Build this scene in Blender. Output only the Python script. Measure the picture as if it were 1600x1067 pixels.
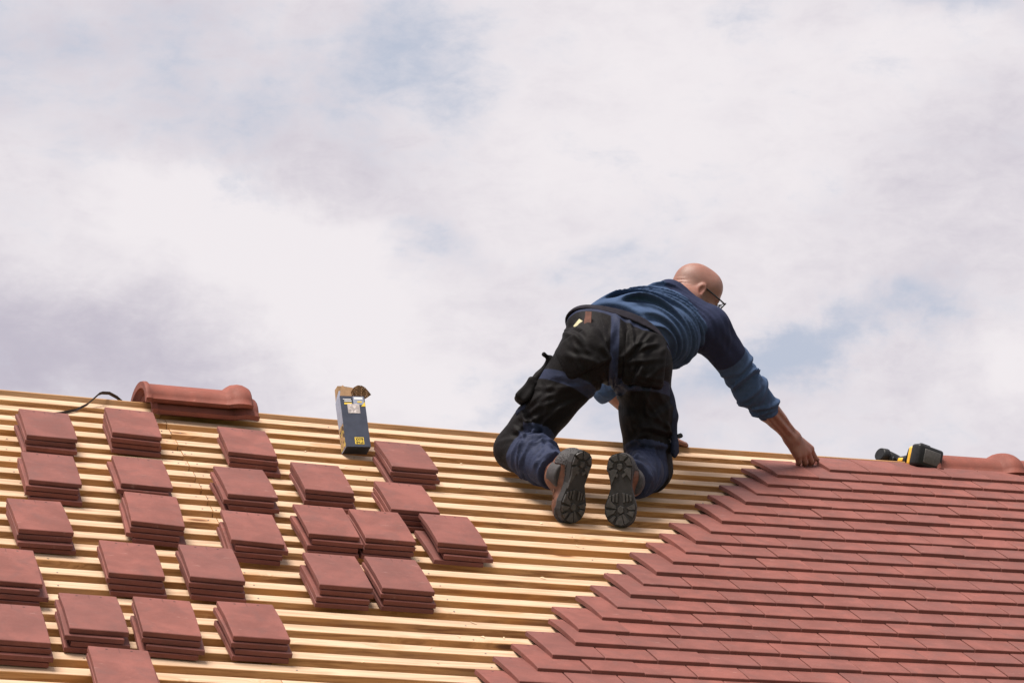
import bpy, bmesh, math, random
import numpy as np
from mathutils import Vector, Matrix

for o in list(bpy.data.objects):
    bpy.data.objects.remove(o)
scene = bpy.context.scene
COL = scene.collection
R = math.radians
random.seed(7)
rng = np.random.default_rng(7)

# ------------------------------------------------------------------ camera
GZ = 3.73                                  # ridge region lies this far above the ground
PITCH = 0.560551                           # roof pitch (32 degrees)
PS, PC = math.sin(PITCH), math.cos(PITCH)
YAW = 0.351854
cd = bpy.data.cameras.new('camera')
cam = bpy.data.objects.new('camera', cd)
COL.objects.link(cam)
cam.location = (-4.43319, -9.37669, -2.13009 + GZ)
cam.rotation_euler = (math.pi / 2 + 0.247274, 0, -YAW)
cd.sensor_width = 36.0
cd.lens = 36.0 * 4531.8 / 1600.0
cd.clip_start = 0.1
cd.clip_end = 3000
scene.camera = cam

# ------------------------------------------------------------------ node helper
class NT:
    def __init__(s, tree):
        s.t = tree
        s.t.nodes.clear()
    def n(s, kind, **kw):
        nd = s.t.nodes.new(kind)
        for k, v in kw.items():
            setattr(nd, k, v)
        return nd
    def put(s, sock, v):
        if hasattr(v, 'is_linked') or isinstance(v, bpy.types.NodeSocket):
            s.t.links.new(v, sock)
        else:
            if hasattr(sock.default_value, '__len__') and len(sock.default_value) == 4 and len(v) == 3:
                v = (*v, 1)
            sock.default_value = v
    def m(s, op, a, b=0.0, c=0.0, clamp=False):
        nd = s.n('ShaderNodeMath', operation=op, use_clamp=clamp)
        s.put(nd.inputs[0], a); s.put(nd.inputs[1], b); s.put(nd.inputs[2], c)
        return nd.outputs[0]
    def vm(s, op, a, b=(0, 0, 0)):
        nd = s.n('ShaderNodeVectorMath', operation=op)
        s.put(nd.inputs[0], a); s.put(nd.inputs[1], b)
        return nd.outputs['Value'] if op in ('LENGTH', 'DISTANCE', 'DOT_PRODUCT') else nd.outputs[0]
    def mix(s, f, a, b, mode='MIX'):
        nd = s.n('ShaderNodeMix', data_type='RGBA', blend_type=mode)
        s.put(nd.inputs['Factor'], f); s.put(nd.inputs[6], a); s.put(nd.inputs[7], b)
        return nd.outputs[2]
    def noise(s, vec, scale, detail=4, rough=0.55, dist=0.0):
        nd = s.n('ShaderNodeTexNoise')
        if vec is not None: s.put(nd.inputs['Vector'], vec)
        s.put(nd.inputs['Scale'], scale); s.put(nd.inputs['Detail'], detail)
        s.put(nd.inputs['Roughness'], rough); s.put(nd.inputs['Distortion'], dist)
        return nd.outputs['Fac']
    def ss(s, x, lo, hi):
        nd = s.n('ShaderNodeMapRange', interpolation_type='SMOOTHSTEP')
        s.put(nd.inputs[0], x); nd.inputs[1].default_value = lo; nd.inputs[2].default_value = hi
        return nd.outputs[0]
    def mapping(s, vec, scale=(1, 1, 1), loc=(0, 0, 0), rot=(0, 0, 0)):
        nd = s.n('ShaderNodeMapping')
        s.put(nd.inputs['Vector'], vec)
        s.put(nd.inputs['Scale'], scale); s.put(nd.inputs['Location'], loc); s.put(nd.inputs['Rotation'], rot)
        return nd.outputs[0]
    def sep(s, v):
        nd = s.n('ShaderNodeSeparateXYZ'); s.put(nd.inputs[0], v)
        return nd.outputs
    def obj(s):
        return s.n('ShaderNodeTexCoord').outputs['Object']
    def rand(s):
        return s.n('ShaderNodeObjectInfo').outputs['Random']
    def bump(s, h, strength=0.3, dist=0.01):
        nd = s.n('ShaderNodeBump')
        s.put(nd.inputs['Height'], h); s.put(nd.inputs['Strength'], strength); s.put(nd.inputs['Distance'], dist)
        return nd.outputs[0]

# ------------------------------------------------------------------ sky
SUN_EL, SUN_AZ = R(68), R(-112)            # azimuth clockwise from +Y: the sun stands high to the left
w = bpy.data.worlds.new('World')
scene.world = w
w.use_nodes = True
k = NT(w.node_tree)
out = k.n('ShaderNodeOutputWorld')
bg = k.n('ShaderNodeBackground')
SKY_STRENGTH = 0.071
bg.inputs['Strength'].default_value = SKY_STRENGTH
sky = k.n('ShaderNodeTexSky', sky_type='NISHITA')
sky.sun_disc = False
sky.sun_elevation = SUN_EL
sky.sun_rotation = SUN_AZ
sky.air_density = 1.0
sky.dust_density = 2.0
gen = k.n('ShaderNodeTexCoord').outputs['Generated']
d = k.vm('NORMALIZE', gen)
sx, sy, sz = k.sep(d)
az = k.m('MULTIPLY', k.m('SUBTRACT', k.m('ARCTAN2', sx, sy), YAW), 57.2958)     # degrees from the view heading
el = k.m('MULTIPLY', k.m('ARCSINE', sz), 57.2958)
warp_a = k.noise(k.mapping(d, loc=(2.2, 8.1, 0.3)), 14.0, 6, 0.6, 0.2)      # ragged outlines for the cloud masses
warp_e = k.noise(k.mapping(d, loc=(5.7, 1.4, 6.3)), 16.0, 6, 0.6, 0.2)
az = k.m('ADD', az, k.m('MULTIPLY', k.m('SUBTRACT', warp_a, 0.5), 5.0))
el = k.m('ADD', el, k.m('MULTIPLY', k.m('SUBTRACT', warp_e, 0.5), 3.4))
def blob(a0, e0, ra, re, tilt=0.0):
    da = k.m('SUBTRACT', az, a0); de = k.m('SUBTRACT', el, e0)
    c, s_ = math.cos(tilt), math.sin(tilt)
    x_ = k.m('ADD', k.m('MULTIPLY', da, c), k.m('MULTIPLY', de, s_))
    y_ = k.m('SUBTRACT', k.m('MULTIPLY', de, c), k.m('MULTIPLY', da, s_))
    q = k.m('ADD', k.m('POWER', k.m('ABSOLUTE', k.m('DIVIDE', x_, ra)), 2.0), k.m('POWER', k.m('ABSOLUTE', k.m('DIVIDE', y_, re)), 2.0))
    return k.m('POWER', 2.718, k.m('MULTIPLY', q, -1.0))
def wsum(items):
    acc = None
    for b_, a_ in items:
        t_ = k.m('MULTIPLY', b_, a_)
        acc = t_ if acc is None else k.m('ADD', acc, t_)
    return acc
dv = k.mapping(d, scale=(1, 1, 1.7))
n1 = k.noise(dv, 9.0, 8, 0.60, 0.35)                # cloud breaks
n2 = k.noise(k.mapping(d, loc=(3.1, 1.7, 0.4), scale=(1, 1, 1.5)), 24.0, 7, 0.62, 0.25)
n3 = k.noise(k.mapping(d, loc=(7.3, 0.2, 2.4)), 7.0, 6, 0.58, 0.25)   # light and grey masses
n4 = k.noise(k.mapping(d, loc=(1.3, 5.2, 0.9), scale=(1, 1, 2.2)), 46.0, 6, 0.66, 0.4)   # wisps
def pxa(x): return (x - 800) * 0.01305
def pxe(y): return 14.168 - (y - 533.5) * 0.01264
breaks = wsum([(blob(pxa(690), pxe(110), 2.6, 0.9, 0.10), 0.14), (blob(pxa(1330), pxe(530), 2.6, 0.75, 0.42), 0.36),
               (blob(pxa(1180), pxe(600), 2.2, 0.6, 0.25), 0.34), (blob(pxa(1430), pxe(455), 1.6, 0.6, 0.3), 0.16),
               (blob(pxa(640), pxe(410), 1.5, 0.5, 0.1), 0.26), (blob(pxa(280), pxe(20), 1.6, 0.6), 0.14), (blob(pxa(60), pxe(90), 1.8, 0.6), 0.10),
               (blob(pxa(1500), pxe(20), 1.8, 0.7), 0.22), (blob(pxa(775), pxe(610), 0.6, 0.4), 0.26), (blob(pxa(880), pxe(400), 1.6, 0.35), 0.12),
               (blob(pxa(1180), pxe(30), 1.4, 0.5), 0.10), (blob(pxa(1080), pxe(170), 1.2, 0.7), 0.08),
               (blob(pxa(930), pxe(300), 3.0, 1.2), -0.10), (blob(pxa(330), pxe(450), 3.6, 2.0), -0.40),
               (blob(pxa(1570), pxe(590), 1.2, 0.8), -0.36), (blob(pxa(1300), pxe(150), 2.4, 0.9), -0.14),
               (blob(pxa(1330), pxe(390), 2.0, 0.5), -0.16), (blob(pxa(950), pxe(560), 1.6, 0.7), -0.16)])
edge = k.m('ADD', k.m('ADD', k.m('MULTIPLY', k.m('SUBTRACT', n1, 0.5), 1.15), k.m('MULTIPLY', k.m('SUBTRACT', n2, 0.5), 0.70)), k.m('MULTIPLY', k.m('SUBTRACT', n4, 0.5), 0.58))
openness = k.ss(k.m('ADD', edge, breaks), -0.08, 0.46)
# cloud body: bright rounded tops and greyer bases
lit = wsum([(blob(pxa(360), pxe(360), 2.0, 0.8, -0.35), 0.40), (blob(pxa(490), pxe(460), 1.5, 0.9, -0.6), 0.36), (blob(pxa(560), pxe(300), 2.2, 0.7, -0.4), -0.10),
            (blob(pxa(20), pxe(520), 4.0, 1.0, -0.16), -0.27), (blob(pxa(120), pxe(610), 4.4, 0.8, -0.1), -0.20),
            (blob(pxa(650), pxe(610), 2.5, 0.9), 0.22), (blob(pxa(1570), pxe(560), 1.0, 0.7), 0.22), (blob(pxa(1450), pxe(100), 2.4, 0.9), 0.18),
            (blob(pxa(1000), pxe(230), 3.0, 1.5), 0.10), (blob(pxa(60), pxe(130), 2.6, 1.2), -0.04), (blob(pxa(1150), pxe(680), 3.5, 0.8), -0.04)])
body = k.m('ADD', k.m('ADD', k.m('ADD', k.m('MULTIPLY', k.m('SUBTRACT', n3, 0.5), 0.50), k.m('MULTIPLY', k.m('SUBTRACT', n2, 0.5), 0.36)), k.m('MULTIPLY', k.m('SUBTRACT', n4, 0.5), 0.30)), lit)
bodyf = k.ss(body, -0.40, 0.19)
cl = k.mix(bodyf, (5.35, 5.0, 5.85), (8.75, 8.30, 8.55))
haze_sky = k.mix(0.93, sky.outputs[0], (5.25, 5.7, 6.85))          # thin veil of cirrus over the clear patches
col = k.mix(openness, cl, haze_sky)
k.put(bg.inputs['Color'], col)
k.put(out.inputs['Surface'], bg.outputs[0])

# ------------------------------------------------------------------ sun
sd = bpy.data.lights.new('sun', 'SUN')
sd.energy = 4.8
sd.angle = R(27)
sd.color = (1.0, 0.94, 0.86)
sun = bpy.data.objects.new('sun', sd)
COL.objects.link(sun)
sdir = Vector((math.sin(SUN_AZ) * math.cos(SUN_EL), math.cos(SUN_AZ) * math.cos(SUN_EL), math.sin(SUN_EL)))
sun.rotation_euler = sdir.to_track_quat('Z', 'Y').to_euler()
sun.location = (-6, 4, 14)

vs = scene.view_settings
vs.view_transform = 'Standard'
vs.look = 'None'
vs.exposure = 0.5
vs.gamma = 1.0
vs.use_curve_mapping = False
scene.render.engine = 'CYCLES'
scene.cycles.max_bounces = 6
scene.cycles.diffuse_bounces = 2

# ------------------------------------------------------------------ object helpers
def noff(u):                               # the rafters sag a little in the middle of the roof
    return -0.006 + 0.03 * (1 - math.exp(-((u + 0.95) / 2) ** 2))
def RW(u, v, n):
    n = n + noff(u)
    return Vector((u, v * PC - n * PS, v * PS + n * PC + GZ))
def slope_u(u):
    return (noff(u + .01) - noff(u - .01)) / .02
def roof_matrix(u, v, n, rot=0.0, tilt=0.0, roll=0.0):
    """frame on the roof: x along the ridge, y up the slope, z out of the roof"""
    base = Matrix(((1, 0, 0), (0, PC, -PS), (0, PS, PC))).to_4x4()
    m = Matrix.Translation(RW(u, v, n)) @ base
    m = m @ Matrix.Rotation(-math.atan(slope_u(u)), 4, 'Y') @ Matrix.Rotation(rot, 4, 'Z') @ Matrix.Rotation(tilt, 4, 'X') @ Matrix.Rotation(roll, 4, 'Y')
    return m
def link(name, me, mat=None, parent=None, matrix=None, smooth=False):
    o = bpy.data.objects.new(name, me)
    COL.objects.link(o)
    if mat is not None and me is not None and len(me.materials) == 0:
        for m_ in (mat if isinstance(mat, (list, tuple)) else [mat]):
            me.materials.append(m_)
    if parent is not None:
        o.parent = parent
    if matrix is not None:
        o.matrix_local = matrix
    if smooth:
        me.polygons.foreach_set('use_smooth', [True] * len(me.polygons))
    return o
def tag(o, label=None, cat=None, group=None, kind=None):
    if label: o['label'] = label
    if cat: o['category'] = cat
    if group: o['group'] = group
    if kind: o['kind'] = kind
    return o
def empty(name, matrix, label=None, cat=None, group=None):
    o = bpy.data.objects.new(name, None)
    COL.objects.link(o)
    o.matrix_world = matrix
    o.empty_display_size = .1
    return tag(o, label, cat, group)
def to_mesh(name, bm):
    me = bpy.data.meshes.new(name)
    bm.normal_update()
    bm.to_mesh(me)
    bm.free()
    return me
def add_box(bm, lo, hi, mat=0, M=None):
    vs_ = []
    for x in (lo[0], hi[0]):
        for y in (lo[1], hi[1]):
            for z in (lo[2], hi[2]):
                p_ = Vector((x, y, z))
                vs_.append(bm.verts.new(M @ p_ if M else p_))
    fs = []
    for q in ((0, 1, 3, 2), (4, 6, 7, 5), (0, 4, 5, 1), (2, 3, 7, 6), (0, 2, 6, 4), (1, 5, 7, 3)):
        f = bm.faces.new([vs_[i] for i in q])
        f.material_index = mat
        fs.append(f)
    return vs_, fs
def box_mesh(name, lo, hi, bevel=0.0, seg=2):
    bm = bmesh.new()
    add_box(bm, lo, hi)
    if bevel:
        bmesh.ops.bevel(bm, geom=list(bm.edges), offset=bevel, segments=seg, affect='EDGES', profile=.5)
    return to_mesh(name, bm)
def tube(bm, pts, rad, seg=8, mat=0, cap=True):
    """sweep a circle (radius may vary) along points"""
    pts = [Vector(p_) for p_ in pts]
    rads = rad if isinstance(rad, (list, tuple)) else [rad] * len(pts)
    rings = []
    up = Vector((0.13, 0.21, 0.97))
    for i, p_ in enumerate(pts):
        t = (pts[min(i + 1, len(pts) - 1)] - pts[max(i - 1, 0)]).normalized()
        a = t.cross(up)
        if a.length < .05: a = t.cross(Vector((1, 0, 0)))
        a.normalize(); b = t.cross(a)
        rings.append([bm.verts.new(p_ + rads[i] * (a * math.cos(2 * math.pi * j / seg) + b * math.sin(2 * math.pi * j / seg))) for j in range(seg)])
    for i in range(len(rings) - 1):
        for j in range(seg):
            f = bm.faces.new((rings[i][j], rings[i][(j + 1) % seg], rings[i + 1][(j + 1) % seg], rings[i + 1][j]))
            f.material_index = mat; f.smooth = True
    if cap:
        bm.faces.new(rings[0][::-1]).material_index = mat
        bm.faces.new(rings[-1]).material_index = mat
def prism(bm, outline, z0, z1, mat=0, M=None, inset=0.0):
    """extrude a 2D outline from z0 to z1; the z1 face may be pulled in a little"""
    c = Vector((sum(p_[0] for p_ in outline) / len(outline), sum(p_[1] for p_ in outline) / len(outline), 0))
    a = []; b = []
    for p_ in outline:
        q0 = Vector((p_[0], p_[1], z0)); dq = (Vector((p_[0], p_[1], 0)) - c)
        q1 = Vector((p_[0], p_[1], 0)) - (dq.normalized() * min(inset, dq.length * .6) if dq.length > 1e-6 else dq)
        q1.z = z1
        a.append(bm.verts.new(M @ q0 if M else q0)); b.append(bm.verts.new(M @ q1 if M else q1))
    n_ = len(outline)
    fs = [bm.faces.new(a[::-1]), bm.faces.new(b)]
    for i in range(n_):
        fs.append(bm.faces.new((a[i], a[(i + 1) % n_], b[(i + 1) % n_], b[i])))
    for f in fs: f.material_index = mat
    return fs

# ------------------------------------------------------------------ materials
MATS = {}
def material(name, build):
    m = bpy.data.materials.new(name)
    m.use_nodes = True
    k_ = NT(m.node_tree)
    o_ = k_.n('ShaderNodeOutputMaterial')
    b_ = k_.n('ShaderNodeBsdfPrincipled')
    k_.put(o_.inputs['Surface'], b_.outputs[0])
    build(k_, b_.inputs)
    MATS[name] = m
    return m
def plain(name, colr, rough=.6, vary=.12, scale=60, bump=.1, bdist=.001, metal=0.0, spec=.5):
    def f(k_, b):
        v = k_.obj()
        n_ = k_.noise(v, scale, 5, .6)
        lo = tuple(c * (1 - vary) for c in colr); hi = tuple(min(1, c * (1 + vary)) for c in colr)
        k_.put(b['Base Color'], k_.mix(k_.ss(n_, .3, .7), lo, hi))
        k_.put(b['Roughness'], k_.m('ADD', k_.m('MULTIPLY', n_, .2), rough - .1))
        b['Metallic'].default_value = metal
        b['Specular IOR Level'].default_value = spec
        if bump: k_.put(b['Normal'], k_.bump(n_, bump, bdist))
    return material(name, f)

def tile_mat(name, base, marks=True):
    def f(k_, b):
        v = k_.obj()
        r = k_.rand()
        off = k_.vm('ADD', v, k_.vm('MULTIPLY', k_.n('ShaderNodeCombineXYZ').outputs[0], (1, 1, 1)))
        cx = k_.n('ShaderNodeCombineXYZ'); k_.put(cx.inputs[0], k_.m('MULTIPLY', r, 37.0)); k_.put(cx.inputs[1], k_.m('MULTIPLY', r, 11.3)); k_.put(cx.inputs[2], r)
        off = k_.vm('ADD', v, cx.outputs[0])
        big = k_.noise(off, 9, 4, .6, .4)
        fine = k_.noise(off, 260, 3, .7)
        mid = k_.noise(off, 48, 5, .65)
        lo = tuple(c * .80 for c in base); hi = tuple(c * 1.14 for c in base)
        c0 = k_.mix(k_.ss(big, .3, .72), lo, hi)
        # each tile fired a little differently
        c1 = k_.mix(k_.m('MULTIPLY', k_.ss(r, .25, 1.0), .60), c0, k_.mix(.5, c0, (base[0] * .58, base[1] * .76, base[2] * .90)))
        # greyish kiln bloom in soft patches
        bloom = k_.m('MULTIPLY', k_.ss(k_.noise(k_.vm('ADD', off, (4.2, 1.1, 0)), 14, 6, .66, .6), .46, .72), .55)
        c2 = k_.mix(bloom, c1, (base[0] * .66, base[1] * .86, base[2] * .95))
        # pale dust scuffs, long and thin across the tile
        sc = k_.noise(k_.mapping(off, scale=(10, 70, 10)), 1.6, 5, .7, .3)
        sm = k_.m('MULTIPLY', k_.ss(sc, .60, .74), k_.ss(mid, .42, .66))
        c3 = k_.mix(k_.m('MULTIPLY', sm, .62), c2, (.44, .27, .23))
        pit = k_.ss(k_.noise(off, 300, 3, .6), .62, .74)
        c4 = k_.mix(k_.m('MULTIPLY', pit, .5), c3, (base[0] * .35, base[1] * .35, base[2] * .35))
        if marks:
            x_, y_, z_ = k_.sep(v)
            ax = k_.m('ABSOLUTE', k_.m('SUBTRACT', k_.m('ABSOLUTE', k_.m('SUBTRACT', x_, .0825)), .034))
            hole = k_.m('SQRT', k_.m('ADD', k_.m('MULTIPLY', ax, ax), k_.m('POWER', k_.m('SUBTRACT', y_, .229), 2.0)))
            hm = k_.m('SUBTRACT', 1.0, k_.ss(hole, .0030, .0042))
            slit = k_.m('MULTIPLY', k_.m('LESS_THAN', k_.m('ABSOLUTE', k_.m('SUBTRACT', x_, .0825)), .0012), k_.m('GREATER_THAN', y_, .212))
            c4 = k_.mix(k_.m('MAXIMUM', hm, k_.m('MULTIPLY', slit, .55)), c4, (.05, .02, .018))
        k_.put(b['Base Color'], c4)
        k_.put(b['Roughness'], k_.m('ADD', k_.m('MULTIPLY', mid, .22), .58))
        b['Specular IOR Level'].default_value = .26
        h = k_.m('ADD', k_.m('MULTIPLY', fine, .5), k_.m('MULTIPLY', mid, 1.0))
        k_.put(b['Normal'], k_.bump(h, .45, .0016))
    return material(name, f)
tile_mat('clay', (.186, .0625, .0500))
tile_mat('ridge_clay', (.205, .060, .042), marks=False)

def wood_f(light, dark, knotty=1.0, stretch=16.0, lit_outer=False):
    def f(k_, b):
        v = k_.obj(); r = k_.rand()
        cx = k_.n('ShaderNodeCombineXYZ'); k_.put(cx.inputs[0], k_.m('MULTIPLY', r, 53.0)); k_.put(cx.inputs[1], k_.m('MULTIPLY', r, 19.0)); k_.put(cx.inputs[2], k_.m('MULTIPLY', r, 7.0))
        p_ = k_.vm('ADD', v, cx.outputs[0])
        # knots
        vor = k_.n('ShaderNodeTexVoronoi', feature='F1'); k_.put(vor.inputs['Vector'], k_.mapping(p_, scale=(3.2, 12, 12))); vor.inputs['Scale'].default_value = 1.0
        kd = vor.outputs['Distance']
        sel = k_.m('GREATER_THAN', k_.sep(vor.outputs['Color'])[0], .50)
        knot = k_.m('MULTIPLY', k_.m('SUBTRACT', 1.0, k_.ss(kd, .06, .15)), k_.m('MULTIPLY', sel, knotty))
        halo = k_.m('MULTIPLY', k_.m('SUBTRACT', 1.0, k_.ss(kd, .05, .42)), k_.m('MULTIPLY', sel, knotty))
        q = k_.vm('ADD', k_.mapping(p_, scale=(1, stretch, stretch)), k_.vm('MULTIPLY', vor.outputs['Color'], (0, 0, 0)))
        cc = k_.n('ShaderNodeCombineXYZ'); k_.put(cc.inputs[1], k_.m('MULTIPLY', halo, .9)); k_.put(cc.inputs[2], k_.m('MULTIPLY', halo, .7))
        q = k_.vm('ADD', q, cc.outputs[0])
        g = k_.noise(q, 3.4, 8, .62, .9)
        g2 = k_.noise(k_.mapping(p_, scale=(7, 150, 150)), 1.3, 4, .6)
        tone = k_.noise(p_, 2.2, 4, .6)
        c0 = k_.mix(k_.ss(g, .33, .60), dark, light)
        c1 = k_.mix(k_.m('MULTIPLY', k_.ss(g2, .5, .75), .35), c0, tuple(a * .8 for a in dark))
        c1 = k_.mix(k_.m('MULTIPLY', k_.ss(tone, .46, .66), .62), c1, (light[0] * .95, light[1] * .70, light[2] * .36))
        c1 = k_.mix(k_.m('MULTIPLY', k_.ss(r, .2, 1.0), .25), c1, (light[0] * .80, light[1] * .72, light[2] * .60))
        if lit_outer:
            # light painted into the colour: outer faces paler as if lit, edges shaded orange-brown
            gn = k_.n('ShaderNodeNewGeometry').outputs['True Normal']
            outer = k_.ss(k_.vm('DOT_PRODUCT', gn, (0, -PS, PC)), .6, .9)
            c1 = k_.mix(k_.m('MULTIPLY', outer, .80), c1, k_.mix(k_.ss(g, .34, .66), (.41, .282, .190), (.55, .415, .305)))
        c2 = k_.mix(k_.m('MULTIPLY', halo, .55), c1, (.42, .20, .07))
        c3 = k_.mix(knot, c2, (.14, .055, .02))
        k_.put(b['Base Color'], c3)
        b['Roughness'].default_value = .72
        b['Specular IOR Level'].default_value = .25
        k_.put(b['Normal'], k_.bump(k_.m('ADD', g, k_.m('MULTIPLY', g2, .7)), .35, .0015))
    return f
material('batten_wood', wood_f((.52, .270, .100), (.235, .098, .030), lit_outer=True))
material('beam_wood', wood_f((.42, .245, .125), (.25, .13, .055), .8))
def membrane_f(k_, b):
    v = k_.obj()
    n_ = k_.noise(v, 7, 5, .6)
    x_, y_, z_ = k_.sep(v)
    st = k_.m('MULTIPLY', k_.m('GREATER_THAN', k_.noise(k_.mapping(v, scale=(3, 26, 1)), 1.4, 1, .5), .62), .8)
    k_.put(b['Base Color'], k_.mix(st, k_.mix(n_, (.40, .40, .43), (.55, .55, .58)), (.10, .16, .38)))
    b['Roughness'].default_value = .7
    k_.put(b['Normal'], k_.bump(n_, .4, .01))
material('membrane', membrane_f)
plain('wall_render', (.52, .47, .40), .9, .1, 30, .3, .004)
plain('grass_ground', (.09, .12, .045), .95, .4, 3, .6, .05)
plain('steel', (.30, .29, .29), .4, .2, 80, .1, .001, metal=.9)
plain('strap_black', (.018, .018, .022), .55, .2, 300, .3, .001)
plain('box_print', (.036, .042, .066), .38, .10, 40, .05, .001)
plain('box_black', (.012, .012, .014), .45, .2, 60, .05, .001)
plain('box_grey', (.26, .28, .36), .45, .12, 30, .05, .001)
plain('kraft', (.34, .20, .105), .85, .12, 70, .15, .001)
plain('yellow_print', (.72, .50, .05), .5, .08, 60, 0)
plain('white_print', (.72, .71, .72), .5, .08, 90, 0)
plain('drill_black', (.011, .011, .012), .42, .25, 120, .15, .001, 0.0, .25)
plain('drill_yellow', (.74, .40, .035), .42, .1, 60, .05, .001)
plain('drill_grey', (.070, .066, .062), .5, .25, 160, .2, .001)
plain('sole_rubber', (.015, .013, .013), .7, .35, 60, .35, .0015)
plain('lug_rubber', (.036, .032, .031), .55, .4, 70, .3, .0015)
plain('boot_leather', (.115, .043, .024), .6, .3, 45, .35, .002)
plain('boot_grey', (.034, .030, .032), .75, .3, 60, .4, .002)
plain('orange_print', (.85, .22, .06), .5, .08, 50, 0)
plain('lace', (.14, .06, .035), .8, .3, 200, .3, .001)
plain('glasses_black', (.010, .010, .012), .25, .2, 60, 0)
plain('tool_wood', (.13, .046, .028), .5, .3, 60, .2, .001)
plain('rule_wood', (.55, .50, .30), .5, .15, 120, .1, .001)
def film_f(k_, b):
    v = k_.obj()
    n_ = k_.noise(v, 55, 4, .6, 1.2)
    k_.put(b['Base Color'], k_.mix(k_.ss(n_, .35, .7), (.30, .26, .25), (.66, .58, .56)))
    b['Roughness'].default_value = .18
    b['Specular IOR Level'].default_value = .8
    k_.put(b['Normal'], k_.bump(n_, .5, .004))
material('film', film_f)
def photo_print_f(k_, b):
    v = k_.obj()
    n_ = k_.noise(v, 40, 3, .5, 1.0)
    c = k_.mix(k_.ss(n_, .42, .5), (.05, .03, .02), (.36, .22, .11))
    k_.put(b['Base Color'], k_.mix(k_.ss(k_.noise(k_.vm('ADD', v, (3, 1, 0)), 55, 2, .5), .55, .62), c, (.50, .36, .07)))
    b['Roughness'].default_value = .45
material('photo_print', photo_print_f)
def lens_f(k_, b):
    b['Base Color'].default_value = (.9, .92, .92, 1)
    b['Transmission Weight'].default_value = 1.0
    b['Roughness'].default_value = .02
    b['IOR'].default_value = 1.1
material('lens', lens_f)

def skin_f(k_, b):
    v = k_.obj()
    n_ = k_.noise(v, 26, 5, .6)
    m_ = k_.noise(v, 9, 3, .5)
    st = k_.n('ShaderNodeAttribute', attribute_name='stubble').outputs['Fac']
    rd = k_.n('ShaderNodeAttribute', attribute_name='ruddy').outputs['Fac']
    c = k_.mix(k_.ss(n_, .3, .7), (.205, .094, .070), (.265, .132, .100))
    c = k_.mix(k_.m('MULTIPLY', k_.ss(m_, .45, .7), .4), c, (.235, .088, .063))
    c = k_.mix(k_.m('MULTIPLY', rd, .6), c, (.26, .074, .048))
    dots = k_.noise(v, 420, 2, .6)
    c = k_.mix(k_.m('MULTIPLY', st, k_.m('ADD', .30, k_.m('MULTIPLY', dots, .5))), c, (.13, .095, .085))
    k_.put(b['Base Color'], c)
    b['Roughness'].default_value = .56
    b['Subsurface Weight'].default_value = .18
    b['Subsurface Radius'].default_value = (.012, .005, .003)
    b['Subsurface Scale'].default_value = .6
    k_.put(b['Normal'], k_.bump(k_.m('ADD', k_.noise(v, 180, 4, .6), k_.m('MULTIPLY', n_, 1.5)), .22, .002))
material('skin', skin_f)
def cloth_f(cols, attr, fuzz=.3, weave=900, soft=.004, extra=None, rough=.85, sheen=.25):
    def f(k_, b):
        v = k_.obj()
        a = k_.n('ShaderNodeAttribute', attribute_name=attr).outputs['Fac']
        wv = k_.noise(v, weave, 2, .6)
        n_ = k_.noise(v, 17, 5, .6)
        z = k_.ss(k_.m('ADD', a, k_.m('MULTIPLY', k_.m('SUBTRACT', n_, .5), soft)), -soft, soft)
        def tone(c): return k_.mix(k_.ss(n_, .25, .75), tuple(x * .84 for x in c), tuple(x * 1.14 for x in c))
        c = k_.mix(z, tone(cols[0]), tone(cols[1]))
        if extra:
            dust = k_.m('MULTIPLY', k_.ss(k_.noise(v, 11, 6, .7, .4), .54, .78), extra[1])
            c = k_.mix(dust, c, extra[0])
            speck = k_.m('MULTIPLY', k_.ss(k_.noise(v, 150, 2, .5), .77, .80), .5)
            c = k_.mix(speck, c, (.30, .26, .24))
        k_.put(b['Base Color'], c)
        b['Roughness'].default_value = rough
        b['Specular IOR Level'].default_value = .09
        b['Sheen Weight'].default_value = sheen
        b['Sheen Roughness'].default_value = .5
        wr = k_.noise(k_.mapping(v, scale=(1, 1, 1)), 34, 6, .62, .8)
        k_.put(b['Normal'], k_.bump(k_.m('ADD', k_.m('MULTIPLY', wv, .22), k_.m('MULTIPLY', wr, 1.4)), fuzz, .006))
    return f
material('shirt_cloth', cloth_f([(.046, .074, .140), (.021, .026, .056)], 'yoke', .35, 800, .003, sheen=.0))
material('trouser_cloth', cloth_f([(.0085, .0074, .0080), (.026, .032, .062)], 'navy', .40, 700, .003, ((.030, .021, .017), .50), .62, .0))
plain('pocket_cloth', (.0075, .0065, .007), .68, .35, 30, .5, .004, 0.0, .10)
plain('waistband_cloth', (.018, .016, .022), .85, .25, 40, .5, .003, 0.0, .10)
plain('navy_cloth', (.020, .024, .044), .8, .25, 40, .5, .003, 0.0, .10)
plain('mesh_cloth', (.10, .085, .12), .85, .4, 160, .5, .002)

# ------------------------------------------------------------------ ground and house
gm = bmesh.new()
N_ = 24
gv = {}
for i in range(N_ + 1):
    for j in range(N_ + 1):
        a = (i / N_ * 2 - 1); c_ = (j / N_ * 2 - 1)
        gv[i, j] = gm.verts.new((900 * a * abs(a), 900 * c_ * abs(c_), -.02 + .01 * math.sin(i * 2.1 + j)))
for i in range(N_):
    for j in range(N_):
        gm.faces.new((gv[i, j], gv[i + 1, j], gv[i + 1, j + 1], gv[i, j + 1]))
tag(link('ground', to_mesh('ground', gm), MATS['grass_ground']), kind='structure')

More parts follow.
